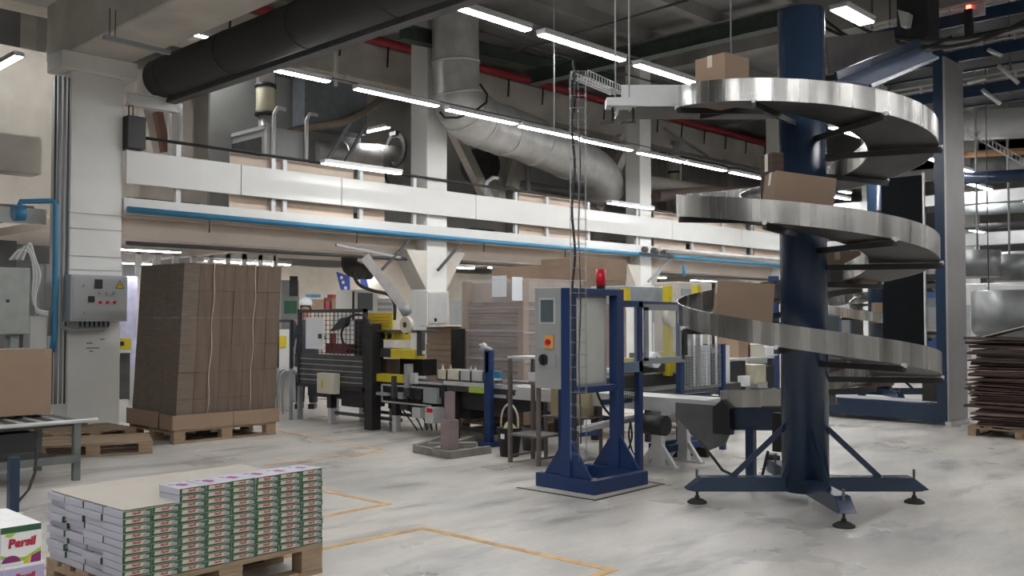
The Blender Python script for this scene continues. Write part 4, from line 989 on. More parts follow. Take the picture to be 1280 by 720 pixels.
# boards stack beside sealer and wrapped pallet
def stack_of_boards(u0, v0, u1, v1, z0, z1, label, n=16, m_=CARD, name='board_stack'):
    t = thing(name, label, 'stack', ((u0+u1)/2, (v0+v1)/2, z0))
    h = (z1-z0)/n
    for k in range(n):
        j = random.uniform(-.012, .012); jj = random.uniform(-.012, .012)
        M().box(u0+j, v0+jj, z0+k*h, u1+j, v1+jj, z0+(k+1)*h-.004).build('board_bundle', m_, t)
    return t
pallet((9.5, 10.0, 0), 0, 'wooden pallet beneath the brown board stack behind the sealer', 1.2, 1.0)
stack_of_boards(9.5, 10.0, 10.6, 11.0, .145, 1.36, 'brown board stack behind the tape roll of the sealer', 14, CARD)
t = thing('white_cover_sheet', 'pale sheet lying over the brown board stack', 'sheet', (10, 10.5, 1.36)); M().box(9.42, 9.92, 1.365, 10.68, 11.08, 1.38).build('sheet', CARDP, t)
pallet((8.62, 8.15, 0), 0, 'wooden pallet beneath the film wrapped stack', 1.2, 1.2)
t = thing('wrapped_stack', 'tall film wrapped board stack with cardboard corner posts and two papers', 'stack', (9.2, 8.8, .145))
WB = mat('wrapped_board', (.23, .165, .135), .75, var=.35, scale=3, stretch=(1, 1, 14))
U0, V0 = 8.66, 8.17
M().box(U0+.04, V0+.04, .15, U0+1.1, V0+1.1, 1.70).build('board_block', WB, t)
m = M()
for k in range(10): m.box(U0+.035, V0+.05, .2+k*.15, U0+.04, V0+1.08, .21+k*.15)
m.build('board_seam', CARDD, t)
for (a, b) in ((0, 0), (1.04, 0), (0, 1.04), (1.04, 1.04)): M().box(U0+a, V0+b, .15, U0+a+.1, V0+b+.1, 1.98).build('corner_post', CARDL, t)
M().box(U0+.1, V0+.02, 1.7, U0+1.04, V0+1.1, 1.96).build('upper_carton', mat('pale_pink_carton', (.40, .31, .26), .8), t)
M().box(U0-.01, V0-.01, .3, U0+1.16, V0-.005, 2.0).box(U0-.012, V0-.01, .3, U0-.006, V0+1.16, 2.0).build('film', FILM, t)
M().box(U0-.02, V0-.02, 1.985, U0+1.17, V0+1.17, 1.995).build('top_film', FILM, t)
for z_, h_ in ((1.32, .02), (.95, .03), (1.62, .012), (.55, .03)): M().box(U0-.016, V0, z_, U0-.013, V0+1.15, z_+h_).box(U0, V0-.016, z_-.02, U0+1.15, V0-.013, z_+h_-.02).build('film_band', mat('film_band_white', (.6, .6, .62), .3, alpha=.45), t)
ubox(M(), 615, 345, 633, 371, U0-.015, .003).build('paper', PAPER, t)
a = PV(640, 346, V0-.015); b = PV(653, 376, V0-.015); M().box(a.x, V0-.018, b.z, b.x, V0-.014, a.z).build('paper', PAPER, t)
for k in range(3): pass
for k, (u0, v0, u1, v1, z1, lab) in enumerate([(11.2, 10.2, 12.3, 11.3, 2.35, 'tall brown board stack right behind the wrapped stack'), (13.2, 10.9, 14.4, 12.0, 2.6, 'tall brown board stack behind the red beacon')]):
    pallet((u0, v0, 0), 0, ['wooden pallet under the stack behind the wrapped one', 'wooden pallet under the stack behind the beacon', 'wooden pallet under the pale carton stack'][k], 1.2, 1.1)
    stack_of_boards(u0, v0, u1, v1, .145, z1, lab, 6, CARD if k < 2 else CARDL)
# steel shelf trolley
t = thing('steel_trolley', 'small bare steel shelf trolley beside the cabinet stand', 'trolley', (7.3, 6.7, 0))
tu0, tu1, tv0, tv1 = 7.07, 7.42, 6.46, 6.86
TS = mat('brown_grey_steel', (.20, .18, .17), .45, .5)
for u in (tu0, tu1):
    for v in (tv0, tv1): M().box(u-.018, v-.018, 0, u+.018, v+.018, 1.1).build('leg', TS, t)
for z, mt in ((1.08, LGREY), (.82, TS), (.28, TS)): M().box(tu0-.02, tv0-.02, z, tu1+.02, tv1+.02, z+.02).build('shelf', mt, t)
M().box(tu0, tv0, .06, tu1, tv0+.02, .08).box(tu0, tv1-.02, .06, tu1, tv1, .08).build('bottom_rail', TS, t)
carton('cardboard_box', 'pale yellow carton on the middle shelf by the trolley', (7.30, 6.5, .48), .26, .2, .3, 0, mat('pale_yellow_carton', (.55, .46, .26), .8), tape=False) if False else None
t = thing('crate_stand', 'low steel table holding the pale yellow cartons', 'table', (7.75, 6.6, 0))
M().box(7.55, 6.35, .43, 8.0, 6.85, .45).build('table_top', TS, t)
for u in (7.58, 7.97):
    for v in (6.38, 6.82): M().box(u-.015, v-.015, 0, u+.015, v+.015, .43).build('leg', TS, t)
carton('cardboard_box', 'pale yellow carton behind the steel trolley', (7.76, 6.6, .45), .3, .36, .34, 0, mat('pale_yellow_carton', (.55, .46, .26), .8), tape=False)
t = thing('paper_pad', 'small white stack of papers on the trolley middle shelf', 'papers', (7.3, 6.6, .84)); M().box(7.2, 6.55, .84, 7.36, 6.72, .93).build('pad', PAPER, t)
t = thing('waste_bucket', 'black bucket full of yellow green scraps with white handle ring', 'bucket', (7.38, 7.16, 0))
bx = PZ(637, 570); M().lathe(bx, [(.10, 0), (.135, .30), (.145, .31), (.125, .31), (.12, .26)], 24).build('pail', RUBBER, t)
M().box(bx.x-.14, bx.y-.05, .2, bx.x-.13, bx.y+.0, .25).build('label', PAPER, t)
M().tube([bx+Vector((.0, math.cos(a)*.13, .36+math.sin(a)*.2)) for a in [i*math.pi/10-.3 for i in range(17)]], .012, 6).build('ring', BONE, t)
sc = M()
for i in range(9): sc.lathe(bx+Vector((random.uniform(-.06, .06), random.uniform(-.06, .06), .27+random.uniform(0, .05))), [(.0, -.03), (.035, -.01), (.04, .02), (.02, .05), (0, .06)], 8)
sc.build('scraps', mat('lime_scrap', (.45, .50, .20), .7), t)
t = thing('waste_bin', 'grey open bin behind the steel trolley', 'bin', (7.7, 7.2, 0)); c = PZ(668, 562); M().lathe(c, [(.13, 0), (.16, .26), (.145, .26), (.12, .02)], 20).build('pail', DGREY, t)
# blue low conveyors behind the stand
t = thing('low_conveyor', 'low narrow aluminium conveyor sloping past the cabinet stand', 'conveyor', (7.2, 6, 0))
a = PZ(724, 538, .42); b = PZ(838, 515, .50)
for off in (0, .07): M().beam(a+Vector((0, off, 0)), b+Vector((0, off, 0)), .02, .05).build('side_rail', ALU, t)
M().beam(a+Vector((0, .035, -.02)), b+Vector((0, .035, -.02)), .06, .01).build('belt', DGREY, t)
q = a.lerp(b, .85); M().box(q.x-.03, q.y, 0, q.x+.03, q.y+.06, .42).build('leg', MGREY, t)
t = thing('low_blue_conveyor', 'low blue steel conveyor frame on the floor behind the aluminium leg', 'conveyor', PZ(860, 560))
for dy in (0, .22): M().beam(PZ(835, 561, .14)+Vector((0, dy, 0)), PZ(893, 551, .14)+Vector((0, dy, 0)), .05, .07).build('side_beam', NAVYM, t)
for px in (845, 885): q = PZ(px, 560, .1); M().box(q.x-.03, q.y, 0, q.x+.03, q.y+.25, .1).build('foot', BLACK, t)
t = thing('blue_bench', 'low blue steel bench frame behind the cabinet stand', 'bench', (8.5, 7.0, 0))
for (x0_, y0_, x1_, y1_) in ((685, 517, 770, 524), (700, 545, 750, 541)): M().beam(PZ(x0_, y0_, .4 if y0_ < 530 else .1), PZ(x1_, y1_, .4 if y0_ < 530 else .1), .05, .05).build('rail', NAVYM, t)
for x, y in ((686, 540), (745, 545), (703, 580)): q = PZ(x, y, 0); M().box(q.x-.03, q.y-.03, 0, q.x+.03, q.y+.03, .5 if y < 570 else .95).build('leg', NAVYM, t)
tag(M().tube(smooth_path([PU(745, 486, 6.95), PU(750, 500, 6.95), PU(757, 512, 6.95), PU(766, 522, 6.95)]), .012, 6).build('power_cable', RUBBER), 'black cable hanging inside the blue frame opening', 'cable')
tag(M().tube(smooth_path([PZ(788, 528, .5), PZ(786, 545, .3), PZ(791, 565, .05), PZ(800, 572, .02)]), .01, 5).tube(smooth_path([PZ(788, 528, .5), PZ(790, 545, .3), PZ(786, 560, .1), PZ(780, 575, .02)]), .01, 5).build('power_cable', RUBBER), 'two thin cables reaching the floor beside the aluminium leg', 'cable')
# enclosure
t = thing('guard_enclosure', 'blue framed machine enclosure with clear windows and wire mesh', 'guard', (8.0, 5.5, 0))
ev = 5.42
for u, w, zt in ((7.36, .06, 1.65), (7.05, .05, 1.65), (8.55, .07, 1.65), (9.4, .06, 1.2)): 
    vv = ev if u < 8 else 5.75
    M().box(u, vv, 0 if u != 7.05 else .7, u+w, vv+.06, zt).build('post', NAVYM, t)
M().box(7.05, ev, 1.60, 7.42, ev+.06, 1.66).build('top_rail', NAVYM, t); M().beam((7.4, ev+.03, 1.63), (8.6, 5.78, 1.63), .06, .06).build('top_rail', NAVYM, t)
M().box(7.05, ev, .98, 7.42, ev+.05, 1.08).build('middle_rail', BLUEL, t)
# hinged clear door ahead of the yellow post
a = Vector((7.44, ev, 1.60)); b = Vector((8.06, ev+.02, 1.60))
m = M(); z0, z1 = 1.08, 1.60
for (p_, q_) in (((7.44, z0), (8.1, z0)), ((7.44, z1), (8.1, z1))): m.box(p_[0], ev-.02, p_[1]-.03, q_[0], ev+.01, p_[1]+.03)
for x in (7.44, 8.06): m.box(x, ev-.02, z0, x+.05, ev+.01, z1)
m.build('window_frame', MGREY, t); M().box(7.49, ev-.008, z0+.03, 8.06, ev-.003, z1-.03).build('window_pane', PLEXI, t)
M().box(7.10, ev+.02, 1.08, 7.36, ev+.025, 1.6).build('window_pane', PLEXI, t)
M().box(8.05, ev-.05, 1.12, 8.11, ev-.02, 1.4).build('handle', BLACK, t)
m = M()
for i in range(12): m.box(7.10+i*.022, ev+.04, .70, 7.106+i*.022, ev+.046, 1.0)
for i in range(14): m.box(7.10, ev+.04, .70+i*.022, 7.36, ev+.046, .706+i*.022)
m.build('dark_mesh', BLACK, t)
m = M()
for i in range(16): m.box(8.62+i*.05, 5.77, .72, 8.624+i*.05, 5.774, 1.2)
for i in range(22): m.box(8.60, 5.77, .72+i*.022, 9.42, 5.775, .727+i*.022)
m.build('wire_mesh', MGREY, t)
M().beam((7.4, 5.9, .66), (9.4, 5.95, .62), .06, .05).build('lower_rail', NAVYM, t)
# machine inside the enclosure
t = thing('wrapping_machine', 'grey packing machine with yellow uprights inside the blue enclosure', 'machine', (10, 7.2, 0))
a = PV(783, 357, 7.4); b = PV(836, 376, 7.4)
M().box(a.x, 7.4, b.z-.06, b.x, 8.0, a.z).build('head_cover', mat('blue_grey_cover', (.30, .34, .38), .4), t, bevel=.01)
for (px, pt, pb) in ((836, 357, 470), (872, 357, 378), (783, 360, 376)):
    a = PV(px, pt, 7.2); c = PV(px, pb, 7.2); M().box(a.x, 7.2, c.z, a.x+.085, 7.3, a.z).build('yellow_upright', YEL, t)
a = PV(821, 450, 6.9); tr = M().cyl(a, a+Vector((0, .15, 0)), .10, n=24).build('film_roll', PAPER, t); M().cyl(a-Vector((0, .003, 0)), a+Vector((0, .153, 0)), .045, n=16).build('roll_core', DGREY, tr)
a = PV(842, 396, 7.1); M().cyl(a, a+Vector((0, .1, 0)), .13, n=24).build('cream_reel', BONE, t)
M().box(9.0, 7.3, .55, 11.2, 8.0, .75).build('table_bed', DGREY, t)
for (u, v) in ((9.1, 7.35), (11.1, 7.35), (9.1, 7.95), (11.1, 7.95)): M().box(u-.05, v-.05, 0, u+.05, v+.05, .55).build('leg', BLACK, t)
for i in range(4):
    a = PV(790+i*16, 447, 7.25); M().box(a.x, 7.25, .78, a.x+.16, 7.5, .98+.06*(i % 2)).build('drive_block', [YEL, BLACK, DGREY, YEL][i], t)
M().cyl((9.3, 7.4, .82), (11, 7.4, .82), .05, n=12).build('shaft', LGREY, t)
t = thing('electrical_cabinet', 'tall beige cabinet behind the yellow upright', 'cabinet', (12, 7.6, 0))
a = PV(846, 352, 7.7); b = PV(890, 352, 7.7); M().box(a.x, 7.7, 0, b.x, 8.1, a.z).build('body', mat('beige_cabinet', (.52, .48, .44), .5), t, bevel=.01)
M().box(a.x+.1, 7.69, 1.2, b.x-.3, 7.70, a.z-.1).build('door', MGREY, t)
t = thing('filling_machine', 'dark machine with small white and yellow units behind the wire mesh', 'machine', (9.8, 6.9, 0))
M().box(9.3, 6.7, .5, 11.4, 7.15, .62).build('table_bed', DGREY, t)
for (u, v) in ((9.35, 6.75), (11.3, 6.75)): M().box(u, v, 0, u+.06, v+.06, .5).build('leg', BLACK, t)
random.seed(9)
for i in range(14):
    px = 862+i*3.4; zt = random.uniform(.75, 1.3); c = PV(px, 480, 6.75+.1*(i % 3)); w = random.uniform(.05, .16)
    M().box(c.x, c.y, .62, c.x+w, c.y+.1, zt).build('unit', [DGREY, LGREY, BLACK, MGREY, TANK, BLACK, PAPER][i % 7], t)
for i in range(4): c = PV(868+i*9, 450, 6.7); M().cyl((c.x, c.y, .62), (c.x, c.y, 1.4), .015, n=8).build('rod', ALU, t)
# ================================================================== ELEVATOR AND OVERHEAD CONVEYORS
t = thing('vertical_lift', 'tall navy lift frame clad with a plain steel sheet', 'lift', (13.9, 5.8, 0))
M().box(13.6, 4.78, .05, 13.72, 4.91, 5.25).build('front_post', NAVY, t, bevel=.004)
M().box(14.2, 4.80, .05, 14.32, 4.91, 5.25).build('front_post', NAVY, t)
M().box(13.6, 4.745, .03, 14.32, 4.775, 5.15).build('cladding_sheet', mat('lift_steel_sheet', (.40, .385, .385), .42, .6, var=.06, scale=2), t)
M().box(13.58, 4.72, .0, 14.34, 4.80, .06).build('sill_plate', LGREY, t)
M().box(13.6, 4.9, .06, 13.72, 7.2, .30).build('base_beam', NAVY, t, bevel=.004); M().box(14.2, 4.9, .06, 14.32, 7.2, .28).build('base_beam', NAVY, t)
M().box(13.72, 5.0, .28, 14.2, 7.1, .30).build('base_plate', MGREY, t)
for z in (3.78, 2.98, 2.02, 5.1): M().box(13.62, 4.9, z, 13.70, 7.2, z+.09).build('cross_rail', BLACK, t)
M().box(13.6, 5.06, 1.06, 13.66, 5.66, 3.52).build('black_guard_panel', mat('black_panel', (.008, .009, .01), .9, spec=.08), t)
M().box(13.59, 5.045, .9, 13.63, 5.07, 3.55).build('panel_edge', ALU, t)
M().box(13.6, 7.1, .05, 13.72, 7.2, 5.2).build('rear_post', NAVY, t)
M().box(13.7, 4.95, .32, 13.85, 5.15, .62).build('drive_motor', RUBBER, t)
M().cyl((13.72, 5.0, .62), (13.9, 5.0, .7), .04, n=10).build('chain_wheel', BLACK, t)
M().beam((13.75, 5.0, 1.5), (14.6, 5.3, 1.45), .3, .3).build('white_bracket', LGREY, t)
t = thing('overhead_conveyor', 'stacked navy overhead conveyors running above the lift', 'conveyor', (15, 3, 4.6))
for k, (z, th) in enumerate(((4.74, .17), (5.30, .17), (5.84, .18))):
    d = M().box(14.6, -4, z, 14.66, 6.3, z+th).box(15.3, -4, z, 15.36, 6.3, z+th).build('side_beam', NAVY, t)
    M().box(14.66, -4, z+.02, 15.3, 6.3, z+.07).build('belt_pan', BLACK, t)
    M().box(14.57, -4, z+th+.09, 14.6, 6.3, z+th+.115).box(14.57, -4, z+th+.02, 14.6, 6.3, z+th+.04).build('guide_rail', ALU, t)
    rb = M().box(-.015, -.015, 0, .015, .015, .12).build('rail_bracket', ALU, t, local=True)
    for i in range(23):
        o = rb if i == 0 else rb.copy()
        if i: COL.objects.link(o); o.parent = t
        o.location = WM[t.name].inverted() @ Vector((14.585, -3.8+i*.44, z+th))
for v in (6.2, 4.2, 2.0, -.5):
    for u in (14.63, 15.33): M().cyl((u, v, 4.7), (u, v, 8.1), .014, n=6).build('suspension_rod', DGREY, t)
for (p_, q_, k) in (((1235, 62), (1252, 70), 0), ((1248, 82), (1273, 104), 0), ((1228, 112), (1250, 130), 0), ((1210, 104), (1232, 98), 0)):
    M().cyl(PU(*p_, 14.5), PU(*q_, 14.5), .03, n=8).build('tube_arm', ALU, t)
t = thing('feed_chute', 'pale blue sloping chute rising from the spiral top towards the lift', 'chute', CW(3, 9, 3.8))
def RD(px, py, Y): f = ray(px, py); return O + f*(Y/(f.x*FW.x+f.y*FW.y))
M().prism([RD(1046, 104, 8.6), RD(1088, 110, 8.1), RD(1172, 74, 9.1), RD(1146, 62, 9.9)], (0, 0, .03)).build('chute_floor', BLUEM, t)
M().beam(RD(1046, 101, 8.6), RD(1150, 58, 9.9), .025, .16).build('side_wall', NAVY, t)
M().beam(RD(1088, 108, 8.1), RD(1172, 72, 9.1), .025, .03).build('side_wall', NAVY, t)
A2 = RD(1034, 70, 9.3); B2 = RD(1118, 58, 10.6)
t2 = thing('guard_plate', 'brownish steel side guard above the blue chute', 'guard', A2); M().beam(A2, B2, .03, .36).build('plate', mat('brown_steel_plate', (.12, .11, .105), .45, .5), t2)
t = thing('drive_unit', 'black drive unit with white box hanging above the blue chute', 'motor', PU(1140, 30, 12.5))
c = PU(1140, 8, 12.5); M().box(12.5, c.y-.2, c.z-.45, 12.9, c.y+.2, 8.1).build('housing', BLACK, t)
c = PU(1128, 20, 12.3); M().prism([PU(1122, 12, 12.3), PU(1136, 16, 12.3), PU(1133, 32, 12.3), PU(1126, 33, 12.3)], (.15, 0, 0)).build('white_box', LGREY, t)
c = PU(1132, 48, 12.4); M().cyl(PU(1128, 50, 12.3), PU(1134, 66, 12.3), .035, n=10).build('cylinder', LGREY, t)
m = M()
for (a_, b_, s_) in (((1000, 8), (1100, 42), .2), ((1020, 14), (1190, 46), .35), ((1100, 44), (1285, 30), .12), ((1060, 25), (1285, 24), .35)): m.tube(sag(PU(*a_, 12.2), PU(*b_, 12.2), s_), .022, 6)
tag(m.build('cable_festoon', RUBBER), 'black cables drooping between spiral top and overhead conveyors', 'cable')
t = thing('warning_lamp', 'small lit red lamp on a black unit above the overhead conveyor', 'lamp', PU(1211, 14, 14.4)); c = PU(1211, 12, 14.4)
M().cyl(c, c+Vector((0, 0, .06)), .035, n=12).build('lens', LEDS, t); M().box(c.x-.05, c.y-.05, c.z-.4, c.x+.05, c.y+.05, c.z).build('body', BLACK, t)
c = PU(1221, 12, 14.4); tag(M().box(c.x, c.y-.1, c.z-.09, c.x+.06, c.y+.1, c.z+.09).build('junction_box', LGREY), 'small pale junction box beside the lit red lamp', 'box')
# brown sheet pile
pallet((12.72, 3.02, 0), 0, 'wooden pallet under the dark pile of used cardboard', 1.1, 1.2, .13)
t = thing('cardboard_pile', 'dark pile of loose used cardboard sheets beyond the lift', 'pile', (13.2, 3.6, .13))
for k in range(40):
    z = .135+k*.0278; j = random.uniform(-.05, .05); jj = random.uniform(-.09, .06); th = random.uniform(.012, .03)
    m = M().T(Matrix.Translation((13.25, 3.62, z)) @ Matrix.Rotation(random.uniform(-.05, .05), 4, 'Z') @ Matrix.Rotation(random.uniform(-.02, .02), 4, 'X'))
    m.box(-.55+j, -.62+jj, 0, .55+j, .56+jj, th).build('sheet', CARDD if k % 5 else mat('used_cardboard', (.15, .10, .08), .85, var=.3), t)
m = M().T(Matrix.Translation((12.75, 3.95, 1.27)) @ Matrix.Rotation(-.28, 4, 'X')).box(-.05, -.45, 0, .4, .22, .012); m.build('loose_sheet', CARDP, t)
# far hall right
m = M()
for v in (-8, -2, 4, 10): m.box(24, v, 0, 24.5, v+.5, 8.1).box(31, v, 0, 31.5, v+.5, 8.1)
struct('column_9', m, COLM)
m = M()
for (u, z, h) in ((21, 3.9, .25), (24.2, 3.25, .3), (28, 2.75, .3), (26, 5.2, .3)): m.box(u, -10, z, u+.3, 12, z+h)
struct('hall_beam', m, LGREY)
struct('wall_booth', M().box(30, -10, 0, 30.2, 9, 2.7), PANEL)
lab3 = ['white far machine with dark window', 'grey far machine with white door', 'low steel far machine', 'blue far press', 'white far cabinet beside the tank', 'steel far unit deep in the hall', 'dark far unit deep in the hall', 'tall white far unit']
for k, (u, v, w, h, mt) in enumerate(((20.5, 5.6, 1.4, 2.2, PANEL), (21, 3.6, 1.5, 1.9, MGREY), (19, 2.2, 1.2, 1.7, TANK), (22.5, 7.6, 1.5, 2.3, NAVYM), (18.5, 4.9, .9, 2.1, PANEL), (25.5, 4.4, 2, 2.4, TANK), (25.5, 1.9, 2, 2.2, DGREY), (28.5, 7.2, 1.5, 2.6, PANEL))):
    t = thing('machine_block', lab3[k]+' beyond the lift and cardboard pile', 'machine', (u+w/2, v, 0)); M().box(u, v, .1, u+.8, v+w, h).build('body', mt, t, bevel=.02)
    M().box(u-.02, v+.1, h*.5, u, v+w*.5, h*.85).build('window', SCREEN, t); M().box(u-.02, v+w*.6, h*.3, u, v+w*.9, h*.8).build('door', LGREY if mt is not PANEL else MGREY, t); M().box(u+.05, v+.05, 0, u+.75, v+w-.05, .1).build('plinth', BLACK, t)
for k, (y_, u, mt, rr) in enumerate(((192, 20, mat('orange_pipe', (.45, .24, .12), .6), .07), (222, 19, NAVY, .12), (262, 22, MGREY, .12), (283, 21, DGREY, .06), (322, 22, LGREY, .1), (345, 20, DGREY, .04))):
    tag(M().tube([PU(1190, y_+2, u), PU(1300, y_-4, u)], rr, 10).build('service_pipe', mt), ['orange pipe beyond the lift below the ladder tray', 'dark blue pipe beyond the lift under the orange one', 'thick grey pipe beyond the lift above the low far lights', 'thin dark pipe just above the low far lights', 'pale pipe over the white far machines', 'thin dark pipe above the steel tank'][k], 'pipe')
for k, (px, py, u) in enumerate(((1222, 330, 19), (1262, 335, 20), (1236, 205, 24))):
    c = PU(px, py, u); t = thing('round_vessel', ['dull vessel above the white far cabinet', 'dull vessel beside the far cords', 'grey round housing under the ladder tray'][k], 'vessel', c); M().cyl(c-Vector((0, 0, .25)), c+Vector((0, 0, .25)), .4, n=18).build('shell', TANK, t); M().cyl(c+Vector((0, 0, .25)), Vector((c.x, c.y, 8.0)), .02, n=6).build('hanger', MGREY, t)
tag(M().tube([PU(1195, 158, 20), PU(1300, 152, 20)], .30, 18).build('round_duct', LGREY), 'pale horizontal duct beyond the lift under the overhead conveyors', 'duct')
wire_tray(PU(1208, 166, 18), PU(1285, 210, 18) + Vector((0, 0, 0)), .4, 'pale ladder tray under the far pale duct', .12, 16)
t = thing('white_cabinet', 'white and blue machine cabinet beyond the cardboard pile', 'cabinet', PU(1235, 425, 17))
a = PU(1213, 372, 17); b = PU(1233, 430, 17); M().box(17, a.y, 0, 17.8, b.y, a.z).build('body', PANEL, t)
M().box(16.98, (a.y+b.y)/2-.12, a.z-.55, 17, (a.y+b.y)/2+.1, a.z-.2).build('filter_vent', MGREY, t)
a = PU(1233, 376, 17); b = PU(1238, 430, 17); M().box(16.98, a.y, 0, 17.5, b.y, a.z).build('blue_edge', NAVYM, t)
a = PU(1238, 372, 17); b = PU(1250, 430, 17); M().box(17, a.y, 0, 17.8, b.y, a.z).build('body', PANEL, t)
t = thing('steel_tank', 'round steel hopper beyond the cardboard pile', 'tank', PU(1275, 425, 16)); c = PU(1272, 400, 16); c.z = .9; M().lathe(c, [(.2, 0), (.62, .35), (.65, .4), (.65, 1.0), (.6, 1.02)], 24).build('drum', TANK, t)
for a_ in (0, 2.1, 4.2): M().cyl((c.x+.45*math.cos(a_), c.y+.45*math.sin(a_), 0), (c.x+.45*math.cos(a_), c.y+.45*math.sin(a_), 1.3), .03, n=8).build('leg', MGREY, t)
t = thing('pendant_control', 'small red pendant control hanging beyond the lift', 'pendant', PU(1236, 375, 15.5)); c = PU(1236, 373, 15.5)
M().box(c.x-.03, c.y-.06, c.z-.12, c.x+.03, c.y+.06, c.z+.1).build('box', REDB, t); M().cyl(c+Vector((0, 0, .1)), Vector((c.x, c.y, 8)), .008, n=5).build('cord', DGREY, t)

# ================================================================== BACKGROUND UNDER THE MEZZANINE
t = thing('work_table', 'bench with beige cartons seen between the mesh and spiral column', 'table', PV(950, 445, 7.6))
a = PV(905, 449, 7.6); b = PV(968, 449, 7.6); M().box(a.x, 7.6, a.z-.03, b.x, 8.3, a.z).build('table_top', PANEL, t)
for x in (a.x+.05, b.x-.05): M().box(x, 7.62, 0, x+.06, 7.7, a.z).build('leg', DGREY, t); M().box(x, 8.2, 0, x+.06, 8.28, a.z).build('leg', DGREY, t)
zt = a.z
for i, (px, w, h, mt) in enumerate(((920, .35, .35, CARDL), (935, .5, .2, BONE), (955, .4, .15, PAPER))):
    c = PV(px, 445, 7.85); carton('cardboard_box', ['brown carton on the bench behind the mesh', 'cream carton in the middle of the bench', 'low white carton at the bench end'][i], (c.x, 7.9, zt), w, .4, h, 0, mt, tape=False)
t = thing('label_printer', 'black machine with white fittings under the bench cartons', 'machine', PV(930, 480, 7.3))
for (x0_, y0_, x1_, y1_, mt) in ((912, 452, 932, 492, BLACK), (935, 456, 950, 478, mat('cream_block', (.55, .5, .38), .6)), (955, 458, 968, 488, BLACK), (922, 470, 930, 482, PAPER), (940, 478, 952, 492, LGREY)):
    a = PV(x0_, y0_, 7.2); b = PV(x1_, y1_, 7.2); M().box(a.x, 7.2 if mt is BLACK else 7.1, b.z, b.x, 7.45, a.z).build('block', mt, t)
for x in (912, 966): c = PV(x, 490, 7.35); M().box(c.x, 7.3, 0, c.x+.06, 7.4, c.z+.02).build('leg', DGREY, t)
# blue posts of a far frame
t = thing('blue_rack', 'blue rack frame just beside the spiral column', 'rack', PV(972, 440, 8.5))
for x in (969,): a = PV(x, 345, 8.5); M().box(a.x, 8.5, 0, a.x+.14, 8.64, a.z).build('post', NAVYM, t)
for z in (1.55, 1.1, 1.85): M().box(PV(952, 400, 8.5).x, 8.5, z, PV(1010, 400, 8.5).x, 8.56, z+.05).build('rail', DGREY, t)
M().box(PV(955, 400, 8.6).x, 8.6, 1.2, PV(970, 400, 8.6).x, 8.62, 1.5).build('panel', LGREY, t)
